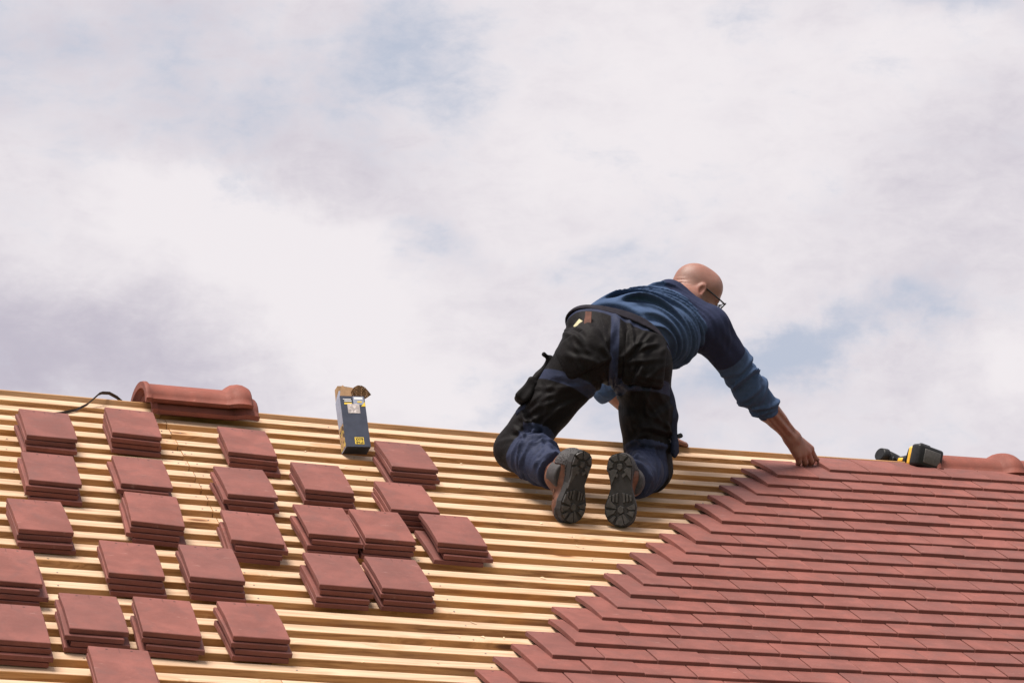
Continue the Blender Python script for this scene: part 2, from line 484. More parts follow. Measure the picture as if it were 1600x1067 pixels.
U0, U1 = -4.6, 2.9                 # roof ends
V_EAVE = -2.95
NB = -0.034                        # outer face of the battens
BT = 0.025                         # batten thickness
house = empty('house', Matrix.Translation((0, 0, 0)),
              'low house whose roof slope is half battened pale timber, half laid with red plain tiles', 'house')
us = [U0 + (U1 - U0) * i / 30 for i in range(31)]
def strip_u(bm, sect, us_, mat=0):
    """sweep a closed roof-section polygon [(v, n)...] along u following the sag"""
    rings = [[bm.verts.new(RW(u, v, n)) for v, n in sect] for u in us_]
    m_ = len(sect)
    for i in range(len(rings) - 1):
        for j in range(m_):
            bm.faces.new((rings[i][j], rings[i + 1][j], rings[i + 1][(j + 1) % m_], rings[i][(j + 1) % m_]))
    bm.faces.new(rings[0]); bm.faces.new(rings[-1][::-1])
    bmesh.ops.recalc_face_normals(bm, faces=list(bm.faces))
bm = bmesh.new()
strip_u(bm, [(V_EAVE, NB - BT - .004), (.215, NB - BT - .004), (.215, NB - BT - .007), (V_EAVE, NB - BT - .007)], us)
deck = link('roof_slope', to_mesh('roof_slope', bm), MATS['membrane'], house)
tag(deck, 'grey roofing membrane under the battens')
# rafters below the membrane
for i in range(13):
    u = U0 + .1 + i * (U1 - U0 - .2) / 12
    bm = bmesh.new()
    add_box(bm, (u - .025, V_EAVE, NB - BT - .17), (u + .025, .20, NB - BT - .008))
    for v_ in bm.verts:
        v_.co = RW(v_.co.x, v_.co.y, v_.co.z)
    link('rafter', to_mesh('rafter', bm), MATS['beam_wood'], deck)
# ridge beam, its face rising a little above the uppermost batten
bm = bmesh.new()
rings = []
for u in us:
    z = .1075 + (noff(u) + .004) * .9 + GZ
    rings.append([bm.verts.new((u, y, zz)) for y, zz in ((.214, z - .14), (.214, z - .003), (.217, z), (.266, z), (.269, z - .003), (.269, z - .14))])
for i in range(len(rings) - 1):
    for j in range(6):
        bm.faces.new((rings[i][j], rings[i + 1][j], rings[i + 1][(j + 1) % 6], rings[i][(j + 1) % 6]))
bm.faces.new(rings[0]); bm.faces.new(rings[-1][::-1])
bmesh.ops.recalc_face_normals(bm, faces=list(bm.faces))
link('ridge_beam', to_mesh('ridge_beam', bm), MATS['beam_wood'], house)
# far slope, walls and gables
yr = .241
bm = bmesh.new()
def far(v, n): return (yr + (yr - (v * PC - n * PS)), v * PS + n * PC + GZ)
rings = []
for u in (U0, U1):
    rings.append([bm.verts.new((u, *far(v, n))) for v, n in ((V_EAVE, -.066), (.18, -.066), (.18, -.096), (V_EAVE, -.096))])
for j in range(4):
    bm.faces.new((rings[0][j], rings[1][j], rings[1][(j + 1) % 4], rings[0][(j + 1) % 4]))
bm.faces.new(rings[0]); bm.faces.new(rings[1][::-1])
bmesh.ops.recalc_face_normals(bm, faces=list(bm.faces))
link('far_slope', to_mesh('far_slope', bm), MATS['membrane'], house)
ye0 = V_EAVE * PC + .28
ze0 = V_EAVE * PS + GZ - .02
ye1 = yr + (yr - ye0)
for y0, y1 in ((ye0, ye0 + .22), (ye1 - .22, ye1)):
    link('wall', box_mesh('wall', (U0 + .25, y0, -.05), (U1 - .25, y1, ze0), .004, 1), MATS['wall_render'], house)
for x0 in (U0 + .25, U1 - .47):
    bm = bmesh.new()
    prof = [(ye0 + .221, -.05), (ye1 - .221, -.05), (ye1 - .221, ze0 + .05), (yr, GZ - .26), (ye0 + .221, ze0 + .05)]
    a = [bm.verts.new((x0, y, z)) for y, z in prof]; b = [bm.verts.new((x0 + .22, y, z)) for y, z in prof]
    bm.faces.new(a[::-1]); bm.faces.new(b)
    for i in range(5): bm.faces.new((a[i], a[(i + 1) % 5], b[(i + 1) % 5], b[i]))
    link('gable', to_mesh('gable', bm), MATS['wall_render'], house)

# battens: 50 x 25 in rows a tenth of a metre apart, butted over the rafters
nail_bm = bmesh.new()
def nail(u, v):
    c = RW(u, v, NB)
    M_ = roof_matrix(u, v, NB)
    vs_ = [nail_bm.verts.new(M_ @ Vector((.0030 * math.cos(t), .0030 * math.sin(t), .0009))) for t in [i * math.pi / 3 for i in range(6)]]
    ws_ = [nail_bm.verts.new(M_ @ Vector((.0030 * math.cos(t), .0030 * math.sin(t), -.001))) for t in [i * math.pi / 3 for i in range(6)]]
    nail_bm.faces.new(vs_)
    for i in range(6): nail_bm.faces.new((ws_[i], ws_[(i + 1) % 6], vs_[(i + 1) % 6], vs_[i]))
rafters_u = [-4.05, -3.43, -2.81, -2.212, -1.60, -.98, -.36, .26, .88, 1.5, 2.12]
def batten(u0, u1, v, seedv):
    n_ = max(3, int((u1 - u0) / .16))
    bm = bmesh.new()
    r_ = random.Random(seedv)
    wob = [r_.uniform(-.0016, .0016) for _ in range(4)]
    hgt = r_.uniform(-.0012, .0012)
    bw = .046 + r_.uniform(-.0012, .0012)
    rings = []
    for i in range(n_ + 1):
        u = u0 + (u1 - u0) * i / n_
        t = i / n_
        dv_ = wob[0] * (1 - t) + wob[1] * t + .0012 * math.sin(6.3 * t * 1.5 + wob[2] * 3000)
        b_ = .0016
        sect = [(v + dv_, NB - BT), (v + dv_, NB + hgt * t - b_), (v + dv_ + b_, NB + hgt * t), (v + dv_ + bw - b_, NB + hgt * t), (v + dv_ + bw, NB + hgt * t - b_), (v + dv_ + bw, NB - BT)]
        org = RW(u0, v, NB)
        rings.append([bm.verts.new(RW(u, a_, c_) - org) for a_, c_ in sect])
    for i in range(n_):
        for j in range(6):
            bm.faces.new((rings[i][j], rings[i + 1][j], rings[i + 1][(j + 1) % 6], rings[i][(j + 1) % 6]))
    bm.faces.new(rings[0]); bm.faces.new(rings[-1][::-1])
    bmesh.ops.recalc_face_normals(bm, faces=list(bm.faces))
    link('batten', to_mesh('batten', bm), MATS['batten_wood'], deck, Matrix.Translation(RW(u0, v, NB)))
NROWS = 32
for i in range(NROWS):
    v = .176 - .1 * i
    if v < V_EAVE: break
    v += random.uniform(-.002, .002)
    cuts = [U0]
    if i < 13: cuts += [-2.213 + random.uniform(-.003, .003)]
    elif i in (19, 20, 22): cuts += [-2.27 + random.uniform(-.01, .01)]
    else: cuts += [random.choice([-3.43, -.98, -4.05]) if i > 15 else -3.43]
    cuts += [random.choice([.26, .88, 1.5]), U1]
    for a, b in zip(cuts[:-1], cuts[1:]):
        batten(a + .0012, b - .0012, v, i * 17 + int(a * 10))
    for ru in rafters_u:
        du = random.uniform(-.012, .012)
        nail(ru + du, v + random.uniform(.010, .020))
        if abs(ru + 2.212) < .01 and i < 13:
            nail(ru + .03, v + random.uniform(.012, .024)); nail(ru - .034, v + random.uniform(.012, .024))
nails = link('nail_head', to_mesh('nail_head', nail_bm), MATS['steel'], house)
tag(nails, kind='stuff')

# ------------------------------------------------------------------ plain tiles
TL, TW, TT = .245, .1638, .0142
def tile_mesh(name, length=TL, seed=0, nibs=True):
    r_ = random.Random(seed)
    camber = .0032 + r_.uniform(-.0008, .0008)
    twist = r_.uniform(-.0010, .0010)
    ny = 7
    bm = bmesh.new()
    e = .0018
    xs = [(0, .0), (e, 1.), (TW - e, 1.), (TW, .0)]
    def zc(x, y):
        t = y / length
        return camber * 4 * t * (1 - t) * 1.0 + twist * (x / TW - .5) * (t - .5) * 2
    ys = [0, e] + [length * j / ny for j in range(1, ny)] + [length - e, length]
    top = []; bot = []
    for y in ys:
        dy = 0 if e * .5 < y < length - e * .5 else 1
        top.append([bm.verts.new((x + (r_.uniform(-.0004, .0004) if xx == 0 else 0), y + (r_.uniform(-.0004, .0004) if dy else 0), zc(x, y) + TT - (0 if (xx and not dy) else e * .8))) for x, xx in xs])
        bot.append([bm.verts.new((x, y, zc(x, y))) for x in (0, TW)])
    for j in range(len(ys) - 1):
        for i in range(3):
            f = bm.faces.new((top[j][i], top[j][i + 1], top[j + 1][i + 1], top[j + 1][i]))
        bm.faces.new((bot[j][0], bot[j + 1][0], bot[j + 1][1], bot[j][1]))
        bm.faces.new((bot[j][0], top[j][0], top[j + 1][0], bot[j + 1][0]))
        bm.faces.new((bot[j][1], bot[j + 1][1], top[j + 1][3], top[j][3]))
    bm.faces.new((bot[0][0], bot[0][1], top[0][3], top[0][2], top[0][1], top[0][0]))
    bm.faces.new((bot[-1][1], bot[-1][0], top[-1][0], top[-1][1], top[-1][2], top[-1][3]))
    if nibs:
        for x in (.03, TW - .055):
            add_box(bm, (x, length - .014, -.0042), (x + .025, length - .002, .004))
    bmesh.ops.recalc_face_normals(bm, faces=list(bm.faces))
    me = to_mesh(name, bm)
    me.materials.append(MATS['clay'])
    return me
TM = [tile_mesh('roof_tile', TL, s_) for s_ in range(6)]
TM_TOP = [tile_mesh('top_course_tile', .205, 50 + s_) for s_ in range(3)]
STEP = .1672
UR_FRAME = 1.42                   # courses run on to the right verge; only those near the view are single objects
far_bm = bmesh.new()
def far_tile(M_):
    add_box(far_bm, (0, 0, 0), (TW, TL, TT), 0, M_)
for c_ in range(0, 29):
    uc = 1.5 * STEP - .004 if c_ == 0 else -(c_ - 1) / 2 * STEP
    uc += random.uniform(-.006, .006)
    if c_ == 16: uc -= .02
    if c_ == 17: uc += .012
    vc = -.1 * c_ + random.uniform(-.0015, .0015)
    j = 0
    while True:
        u = uc + j * STEP
        if u > U1 - .1: break
        tl = TL if c_ else .205
        tilt = -math.atan((NB - 0.0) / -.245) if c_ else -math.atan(.034 / .245)
        v = vc + random.uniform(-.0022, .0022)
        lift = random.choice([0, 0, 0, .0006, .0012, .0024]) + random.uniform(0, .0006)
        M_ = roof_matrix(u, v, .0005 + lift, random.uniform(-.004, .004), tilt, random.uniform(-.003, .003))
        if u < UR_FRAME - .012 * c_ and c_ < 23:
            link('roof_tile', random.choice(TM_TOP if c_ == 0 else TM), None, deck, M_)
        else:
            far_tile(M_)
        j += 1
ft = link('outer_roof_tiles', to_mesh('outer_roof_tiles', far_bm), MATS['clay'], deck)
tag(ft, kind='stuff')

# ------------------------------------------------------------------ stacks of loose tiles on the battens
STACKS = [(-2.763, -0.35, -0.029, 4), (-2.468, -0.255, -0.061, 4), (-2.814, -0.756, -0.04, 4), (-2.52, -0.723, -0.044, 4), (-2.904, -1.172, 0.01, 4),
          (-2.544, -1.038, -0.08, 4), (-2.097, -0.347, -0.053, 4), (-2.181, -0.74, -0.012, 4), (-2.252, -1.129, -0.069, 4), (-3.057, -1.574, -0.033, 4),
          (-2.684, -1.457, -0.048, 4), (-2.442, -1.445, -0.048, 4), (-3.095, -1.981, -0.028, 4), (-2.863, -1.875, -0.028, 4), (-2.658, -1.866, -0.061, 4),
          (-2.4, -1.858, -0.012, 4), (-2.843, -2.231, -0.048, 4), (-1.534, -0.354, -0.007, 4), (-1.904, -0.64, -0.029, 4), (-1.644, -0.757, -0.02, 4),
          (-1.984, -1.029, -0.018, 4), (-1.801, -1.031, -0.023, 4), (-1.562, -1.023, -0.021, 4), (-2.048, -1.436, -0.021, 4), (-1.852, -1.429, -0.023, 4)]
PLACE = {0: 'the first stack down below the black strap', 2: 'the second stack down below the black strap', 4: 'the third stack down below the black strap',
         9: 'the fourth stack down below the black strap', 12: 'the fifth stack down below the black strap',
         1: 'the first stack down below the loose ridge tiles', 3: 'the second stack down below the loose ridge tiles', 5: 'the third stack down below the loose ridge tiles',
         10: 'the fourth stack down below the loose ridge tiles', 13: 'the fifth stack down below the loose ridge tiles', 16: 'the sixth stack down below the loose ridge tiles',
         6: 'the first stack down between loose ridge tiles and screw box', 7: 'the second stack down between loose ridge tiles and screw box',
         8: 'the third stack down between loose ridge tiles and screw box', 11: 'the fourth stack down between loose ridge tiles and screw box',
         18: 'the first stack down below the screw box', 20: 'the second stack down below the screw box', 23: 'the third stack down below the screw box',
         17: 'the first stack down between screw box and kneeling man', 19: 'the second stack down between screw box and kneeling man',
         22: 'the stack nearest the laid tiles', 15: 'the fifth stack down between loose ridge tiles and screw box',
         14: 'the middle stack of three just above the lowest stack', 21: 'the middle stack of the three-stack row below the box',
         24: 'the lower stack nearer the laid tiles in a pair'}
ORD = ['bottom', 'third', 'second', 'topmost']
STEPN = .0174
for si, (u, v, a, cnt) in enumerate(STACKS):
    r_ = random.Random(100 + si)
    for t in range(cnt):
        below = cnt - 1 - t
        du = r_.uniform(-.004, .005) * (1 + .5 * below); dvv = -.0045 * below + r_.uniform(-.004, .003)
        if below and r_.random() < .35: du += r_.choice([-.009, .008, .012]); dvv -= r_.uniform(0, .007)
        if t == cnt - 1: du = dvv = 0
        da = r_.uniform(-.022, .022) if below else 0
        nib = .0046
        M_ = roof_matrix(u + du, v + dvv, NB + .0003 + nib + t * STEPN, a + da, r_.uniform(-.004, .002), r_.uniform(-.004, .004))
        o = link('plain_tile', TM[r_.randrange(6)], None, None, M_)
        where = PLACE.get(si)
        if where:
            lab = f'{ORD[t + 4 - cnt]} red clay tile of {where}'
        else:
            lab = ['red clay tile at the bottom of a small stack on bare battens', 'red clay tile second from the bottom in a stack on bare battens',
                   'red clay tile just under the top one of a stack on bare battens', 'topmost red clay tile with two nail holes, on a stack on bare battens'][t]
        tag(o, lab, 'roof tile', 'loose tiles stacked on the battens')

# ------------------------------------------------------------------ ridge tiles
def ridge_tile_mesh(name, length=.372):
    """half-round ridge tile: flanged barrel with a swollen collar at one end; origin mid-barrel at flange level, x along the ridge"""
    bm = bmesh.new()
    st = [(0, 1.07, .0), (.006, 1.09, .0), (.016, 1.09, .0), (.024, 1.0, .0), (.10, 1.0, 0), (.22, 1.0, 0), (length - .088, 1.0, 0), (length - .080, 1.03, 0),
          (length - .070, 1.14, .003), (length - .056, 1.25, .006), (length - .038, 1.29, .008), (length - .020, 1.27, .008), (length - .006, 1.20, .006), (length, 1.15, .005)]
    W_, H_, T_ = .128, .080, .012
    def profile(sc, grow, inner):
        pts = []
        w_, h_ = W_ * (1 + (sc - 1) * .8), H_ * sc
        if inner: w_ -= T_; h_ -= T_
        fl = .018
        pts.append((-(w_ + (fl if not inner else fl + .0)), 0 - (0 if not inner else .0)))
        for j in range(15):
            t = math.pi * (1 - j / 14)
            z = h_ * math.sin(t) ** .92 if 0 < j < 14 else 0.0
            pts.append((w_ * math.cos(t), z + (.011 if not inner else 0)))
        pts.append((w_ + fl, 0))
        return pts
    outer, inn = [], []
    for x, sc, gr in st:
        po = profile(sc, gr, False); pi = profile(sc, gr, True)
        po[0] = (po[0][0], .010); po[-1] = (po[-1][0], .010)
        outer.append([bm.verts.new((x, a, z)) for a, z in po])
        inn.append([bm.verts.new((x, a, z)) for a, z in pi])
    n_ = len(outer[0])
    for i in range(len(st) - 1):
        for j in range(n_ - 1):
            f = bm.faces.new((outer[i][j], outer[i + 1][j], outer[i + 1][j + 1], outer[i][j + 1])); f.smooth = True
            f = bm.faces.new((inn[i][j], inn[i][j + 1], inn[i + 1][j + 1], inn[i + 1][j])); f.smooth = True
        for j in (0, n_ - 1):
            bm.faces.new((outer[i][j], inn[i][j], inn[i + 1][j], outer[i + 1][j]))
    for i in (0, len(st) - 1):
        for j in range(n_ - 1):
            bm.faces.new((outer[i][j], outer[i][j + 1], inn[i][j + 1], inn[i][j]))
    bmesh.ops.recalc_face_normals(bm, faces=list(bm.faces))
    me = to_mesh(name, bm)
    me.materials.append(MATS['ridge_clay'])
    return me
RT = ridge_tile_mesh('ridge_tile')
def ridge_place(u, y, z, rot=(0, 0, 0)):
    return Matrix.Translation((u, y, z + GZ)) @ Matrix.Rotation(rot[2], 4, 'Z') @ Matrix.Rotation(rot[1], 4, 'Y') @ Matrix.Rotation(rot[0], 4, 'X')
# the loose pair lying one on the other astride the ridge
o = link('ridge_tile', RT, None, None, ridge_place(-2.262, .225, .050, (-.02, .010, -.01)))
tag(o, 'lower of two nested terracotta ridge tiles lying loose on the bare ridge', 'ridge tile', 'ridge tiles')
o = link('ridge_tile', RT, None, None, ridge_place(-2.286, .222, .087, (-.02, .010, -.01)))
tag(o, 'upper of two nested terracotta ridge tiles lying loose on the bare ridge', 'ridge tile', 'ridge tiles')
# the laid ones capping the finished end
for i in range(3):
    u = .750 + i * .318
    if u + .43 > U1 + .1: break
    o = link('ridge_tile', RT, None, None, ridge_place(u, .240, .053 + noff(u + .2) * .9, (0, -slope_u(u + .2) * .9, 0)))
    tag(o, ['first terracotta ridge tile bedded on the ridge, right beside the cordless tool', 'second terracotta ridge tile along the ridge from the cordless tool', 'third terracotta ridge tile along the ridge from the cordless tool'][i], 'ridge tile', 'ridge tiles')

# ------------------------------------------------------------------ black strap over the ridge
bm = bmesh.new()
pts = [RW(-2.70, .02, NB + .003), RW(-2.64, .045, NB + .003), RW(-2.58, .075, NB + .005), RW(-2.52, .118, NB + .007), RW(-2.475, .165, NB + .014), RW(-2.448, .195, NB + .028), RW(-2.43, .215, NB + .038),
       RW(-2.415, .235, NB + .036), RW(-2.385, .262, NB + .028), RW(-2.35, .29, NB + .006), RW(-2.32, .31, NB - .02)]
wd = [Vector((.004, .006, .003)), Vector((.004, .006, .003)), Vector((.003, .007, .004)), Vector((.002, .007, .004)), Vector((.001, .005, .003)), Vector((0, .004, .002)), Vector((.002, .003, .004)), Vector((.003, .002, .006)), Vector((.003, .003, .006)), Vector((.002, .003, .005)), Vector((.002, .003, .005))]
rings = []
for p_, w_ in zip(pts, wd):
    w2 = Vector((.001, -.0030, .0042))
    nrm = Vector((0, -PS, PC)) * .0008
    rings.append([bm.verts.new(p_ - w2 - nrm), bm.verts.new(p_ + w2 - nrm), bm.verts.new(p_ + w2 + nrm), bm.verts.new(p_ - w2 + nrm)])
for i in range(len(rings) - 1):
    for j in range(4):
        bm.faces.new((rings[i][j], rings[i + 1][j], rings[i + 1][(j + 1) % 4], rings[i][(j + 1) % 4]))
bm.faces.new(rings[0]); bm.faces.new(rings[-1][::-1])
bmesh.ops.recalc_face_normals(bm, faces=list(bm.faces))
tag(link('strap', to_mesh('strap', bm), MATS['strap_black']), 'thin black plastic strap curling over the ridge beam', 'strap')

# ------------------------------------------------------------------ screw box standing on the battens
BW, BD, BH = .088, .058, .196
Mbox = Matrix.Translation(RW(-1.630, -.082, NB + .001)) @ Matrix.Rotation(-.03, 4, 'Z') @ Matrix.Rotation(R(-16), 4, 'X') @ Matrix.Rotation(R(-3.2), 4, 'Y')
sbox = empty('screw_box', Mbox, 'dark printed cardboard screw box with torn open brown top, standing on the battens', 'box')
t_ = .0015
def panel(name, lo, hi, mat, parent=sbox, bev=0):
    return link(name, box_mesh(name, lo, hi, bev, 1), MATS[mat], parent)
# local axes: x across, y away from the viewer (back), z up the box; origin at the bottom back left edge
front = panel('front_panel', (0, -BD, 0), (BW, -BD + t_, BH), 'box_print')
panel('side_panel', (0, -BD + t_, 0), (t_, 0, BH), 'box_grey')
panel('side_panel', (BW - t_, -BD + t_, 0), (BW, 0, BH), 'box_print')
back = panel('back_panel', (t_, -t_, 0), (BW - t_, 0, BH + .002), 'kraft')
panel('bottom_panel', (t_, -BD + t_, .0006), (BW - t_, -t_, .0025), 'box_black')
panel('side_picture', (-.0006, -BD + .002, .004), (-.0001, -.003, BH * .46), 'photo_print')
panel('screw_bag', (.006, -BD + .006, .004), (BW - .006, -.006, BH * .80), 'film', sbox, .006)
win = panel('window', (.023, -BD - .0008, BH * .66), (.066, -BD - .0001, BH * .66 + .036), 'film', front)
lab = panel('yellow_label', (.034, -BD - .0007, .010), (.066, -BD - .0001, .036), 'yellow_print', front)
panel('yellow_strip', (.013, -BD - .0007, BH - .033), (.040, -BD - .0001, BH - .026), 'yellow_print', front)
panel('white_strip', (.014, -BD - .0007, BH - .021), (.040, -BD - .0001, BH - .0175), 'white_print', front)
panel('white_strip', (.010, -BD - .0007, BH - .014), (.038, -BD - .0001, BH - .0115), 'white_print', front)
panel('sticker', (.046, -BD - .0007, BH - .034), (.084, -BD - .0001, BH - .002), 'box_grey', front)
panel('white_strip', (.050, -BD - .0012, BH - .013), (.080, -BD - .0007, BH - .005), 'white_print', front)
panel('yellow_strip', (.060, -BD - .0012, BH - .025), (.076, -BD - .0007, BH - .020), 'yellow_print', front)
bm = bmesh.new()
prism(bm, [(.072, BH - .040), (.0872, BH - .040), (.0872, BH - .022)], 0, .0009)
link('yellow_corner', to_mesh('yellow_corner', bm), MATS['yellow_print'], front, Matrix.Translation((0, -BD - .0001, 0)) @ Matrix.Rotation(R(90), 4, 'X'))
def text_obj(txt, size, mat, parent, matrix, name='lettering', width=None):
    cu = bpy.data.curves.new(name, 'FONT')
    cu.body = txt; cu.size = size; cu.align_x = 'CENTER'; cu.align_y = 'CENTER'; cu.extrude = .0002; cu.offset = .0003
    tmp = bpy.data.objects.new('tmp_text', cu)
    COL.objects.link(tmp)
    bpy.context.view_layer.update()
    me = bpy.data.meshes.new_from_object(tmp.evaluated_get(bpy.context.evaluated_depsgraph_get()))
    bpy.data.objects.remove(tmp)
    bpy.data.curves.remove(cu)
    if width:
        xs = [v_.co.x for v_ in me.vertices]
        f_ = width / (max(xs) - min(xs))
        for v_ in me.vertices: v_.co.x *= f_
    me.materials.clear()
    return link(name, me, MATS[mat], parent, matrix)
rot180 = Matrix.Rotation(R(90), 4, 'X') @ Matrix.Rotation(R(180), 4, 'Z')
text_obj('STAR', .0125, 'box_black', lab, Matrix.Translation((.050, -BD - .0011, .0170)) @ rot180, width=.027)
text_obj('BLOCK', .0125, 'box_black', lab, Matrix.Translation((.050, -BD - .0011, .0295)) @ rot180, width=.027)
# torn flaps, brown board inside
def flap(name, pts, mat, thick=.0012):
    bm_ = bmesh.new()
    n_ = len(pts)
    f = bm_.faces.new([bm_.verts.new(p_) for p_ in pts])
    bmesh.ops.triangulate(bm_, faces=[f])
    bmesh.ops.solidify(bm_, geom=list(bm_.faces), thickness=thick)
    return link(name, to_mesh(name, bm_), MATS[mat], sbox)
flap('back_flap', [(.002, .001, BH), (.003, -.002, BH + .052), (.014, -.003, BH + .068), (.030, .000, BH + .070), (.034, .001, BH + .074), (.040, .000, BH + .069), (.066, .001, BH + .066), (.072, .002, BH + .064), (.084, .002, BH)], 'kraft')
def curved_flap():
    bm_ = bmesh.new()
    rows = []
    top = [(.060, .046), (.070, .060), (.082, .064), (.094, .060), (.105, .050), (.114, .036), (.121, .020)]
    low = [(.064, .010), (.072, .006), (.080, .002), (.088, -.002), (.096, .000), (.106, .006), (.1205, .018)]
    for i, ((xt, zt), (xl, zl)) in enumerate(zip(top, low)):
        t = i / 6
        y = -.004 - .030 * math.sin(t * 1.9)
        rows.append([bm_.verts.new((xl, y - .006, BH + zl)), bm_.verts.new((xt, y + .002, BH + zt))])
    for i in range(6):
        bm_.faces.new((rows[i][0], rows[i + 1][0], rows[i + 1][1], rows[i][1])).smooth = True
    bmesh.ops.solidify(bm_, geom=list(bm_.faces), thickness=.0014)
    return link('side_flap', to_mesh('side_flap', bm_), MATS['kraft'], sbox)
curved_flap()
bm = bmesh.new()
prism(bm, [(0, 0), (BD * .9, 0), (BD * .95, .020), (BD * .6, .030), (.010, .018)], 0, .0012)
link('side_flap', to_mesh('side_flap', bm), MATS['box_grey'], sbox, Matrix.Translation((.0012, -.003, BH)) @ Matrix.Rotation(R(-90), 4, 'Z') @ Matrix.Rotation(R(80), 4, 'X'))

# ------------------------------------------------------------------ cordless impact driver lying by the ridge
def frame(origin, x, z):
    x = Vector(x).normalized(); z = Vector(z); z = (z - x * z.dot(x)).normalized(); y = z.cross(x)
    m = Matrix((x, y, z)).transposed().to_4x4()
    m.translation = origin
    return m
def rbox(name, dims, bev, mat, parent, M_, seg=3):
    o_ = link(name, box_mesh(name, tuple(-d_ / 2 for d_ in dims), tuple(d_ / 2 for d_ in dims), bev, seg), MATS[mat], parent, M_)
    for p_ in o_.data.polygons: p_.use_smooth = True
    return o_
ax = Vector((math.cos(YAW) * .52 + math.sin(YAW) * -.85, -math.sin(YAW) * .52 + math.cos(YAW) * -.85, -.14))
up_t = Vector((math.cos(YAW) * .40, -math.sin(YAW) * .40, 1.0))
DR = RW(.690, .197, NB) + Vector((0, 0, .0))
Mdr = frame(DR + Vector((.016, 0, .041)), ax, up_t) @ Matrix.Scale(1.18, 4)
drill = empty('impact_driver', Mdr, 'black and yellow cordless tool lying on the tiles, battery end towards the ridge tile', 'power tool')
# local x: along the grip towards the battery foot; z: up
T = Matrix.Translation
bat = rbox('battery', (.046, .104, .074), .011, 'drill_black', drill, T((.048, 0, 0)) @ Matrix.Rotation(R(9), 4, 'X'))
rbox('battery_plate', (.006, .066, .046), .0025, 'drill_grey', bat, T((.0225, .004, .001)), 2)
rbox('battery_clip', (.012, .040, .010), .003, 'drill_black', bat, T((-.012, -.006, .040)), 2)
rbox('base_collar', (.020, .088, .064), .009, 'drill_yellow', drill, T((.012, 0, 0)) @ Matrix.Rotation(R(9), 4, 'X'))
rbox('base_shoe', (.014, .076, .056), .009, 'drill_black', drill, T((-.005, 0, -.001)))
bm = bmesh.new()
tube(bm, [(-.010, 0, -.002), (-.035, .002, -.004), (-.065, .004, -.006), (-.095, .008, -.008), (-.120, .012, -.008)], [.026, .021, .0195, .021, .026], 14)
link('grip', to_mesh('grip', bm), MATS['drill_black'], drill)
bm = bmesh.new()
tube(bm, [(-.118, -.040, -.006), (-.120, .000, -.006), (-.124, .055, -.006)], [.026, .029, .029], 16)
link('motor_housing', to_mesh('motor_housing', bm), MATS['drill_black'], drill)
bm = bmesh.new()
tube(bm, [(-.116, -.062, -.006), (-.1175, -.040, -.006)], [.021, .0285], 16)
link('nose_cone', to_mesh('nose_cone', bm), MATS['drill_black'], drill)
bm = bmesh.new()
tube(bm, [(-.1245, .055, -.006), (-.125, .068, -.006)], [.0285, .022], 16)
link('end_cap', to_mesh('end_cap', bm), MATS['drill_yellow'], drill)
rbox('grip_panel', (.024, .012, .014), .004, 'drill_yellow', drill, T((-.060, -.014, -.008)), 2)
rbox('belt_hook', (.030, .020, .003), .001, 'steel', drill, T((-.008, .0, -.034)), 1)
rbox('trigger', (.016, .014, .018), .004, 'drill_black', drill, T((-.092, -.022, -.008)), 2)

# ------------------------------------------------------------------ the roofer: signed-distance modelling, meshed with surface nets
def V3(*a): return np.array(a, dtype=np.float32)
def unit(v): v = np.asarray(v, dtype=np.float32); return v / np.linalg.norm(v)
def cone(P, a, b, ra, rb):
    a = np.asarray(a, np.float32); b = np.asarray(b, np.float32)
    ab = b - a
    t = np.clip(((P - a) @ ab) / (ab @ ab), 0, 1)
    return np.linalg.norm(P - a - t[:, None] * ab, axis=1) - (ra + (rb - ra) * t)
def ell(P, c, r, axes=None):
    q = P - np.asarray(c, np.float32)
    if axes is not None: q = q @ np.asarray(axes, np.float32).T
    r = np.asarray(r, np.float32)
    k0 = np.linalg.norm(q / r, axis=1); k1 = np.linalg.norm(q / (r * r), axis=1)
    return k0 * (k0 - 1) / np.maximum(k1, 1e-6)
def rbx(P, c, h, rd, axes=None):
    q = P - np.asarray(c, np.float32)
    if axes is not None: q = q @ np.asarray(axes, np.float32).T
    q = np.abs(q) - (np.asarray(h, np.float32) - rd)
    return np.linalg.norm(np.maximum(q, 0), axis=1) + np.minimum(q.max(1), 0) - rd
def smin(a, b, kk):
    h = np.clip(.5 + .5 * (b - a) / kk, 0, 1)
    return b + (a - b) * h - kk * h * (1 - h)
def smax(a, b, kk): return -smin(-a, -b, kk)
def wob(P, f, seed, octs=6):
    r_ = np.random.default_rng(seed)
    s_ = 0
    for i in range(octs):
        kv = r_.normal(size=3); kv = kv / np.linalg.norm(kv) * f * r_.uniform(.6, 1.6)
        s_ = s_ + np.sin(P @ kv.astype(np.float32) + np.float32(r_.uniform(0, 6.28)))
    return s_ / octs ** .5
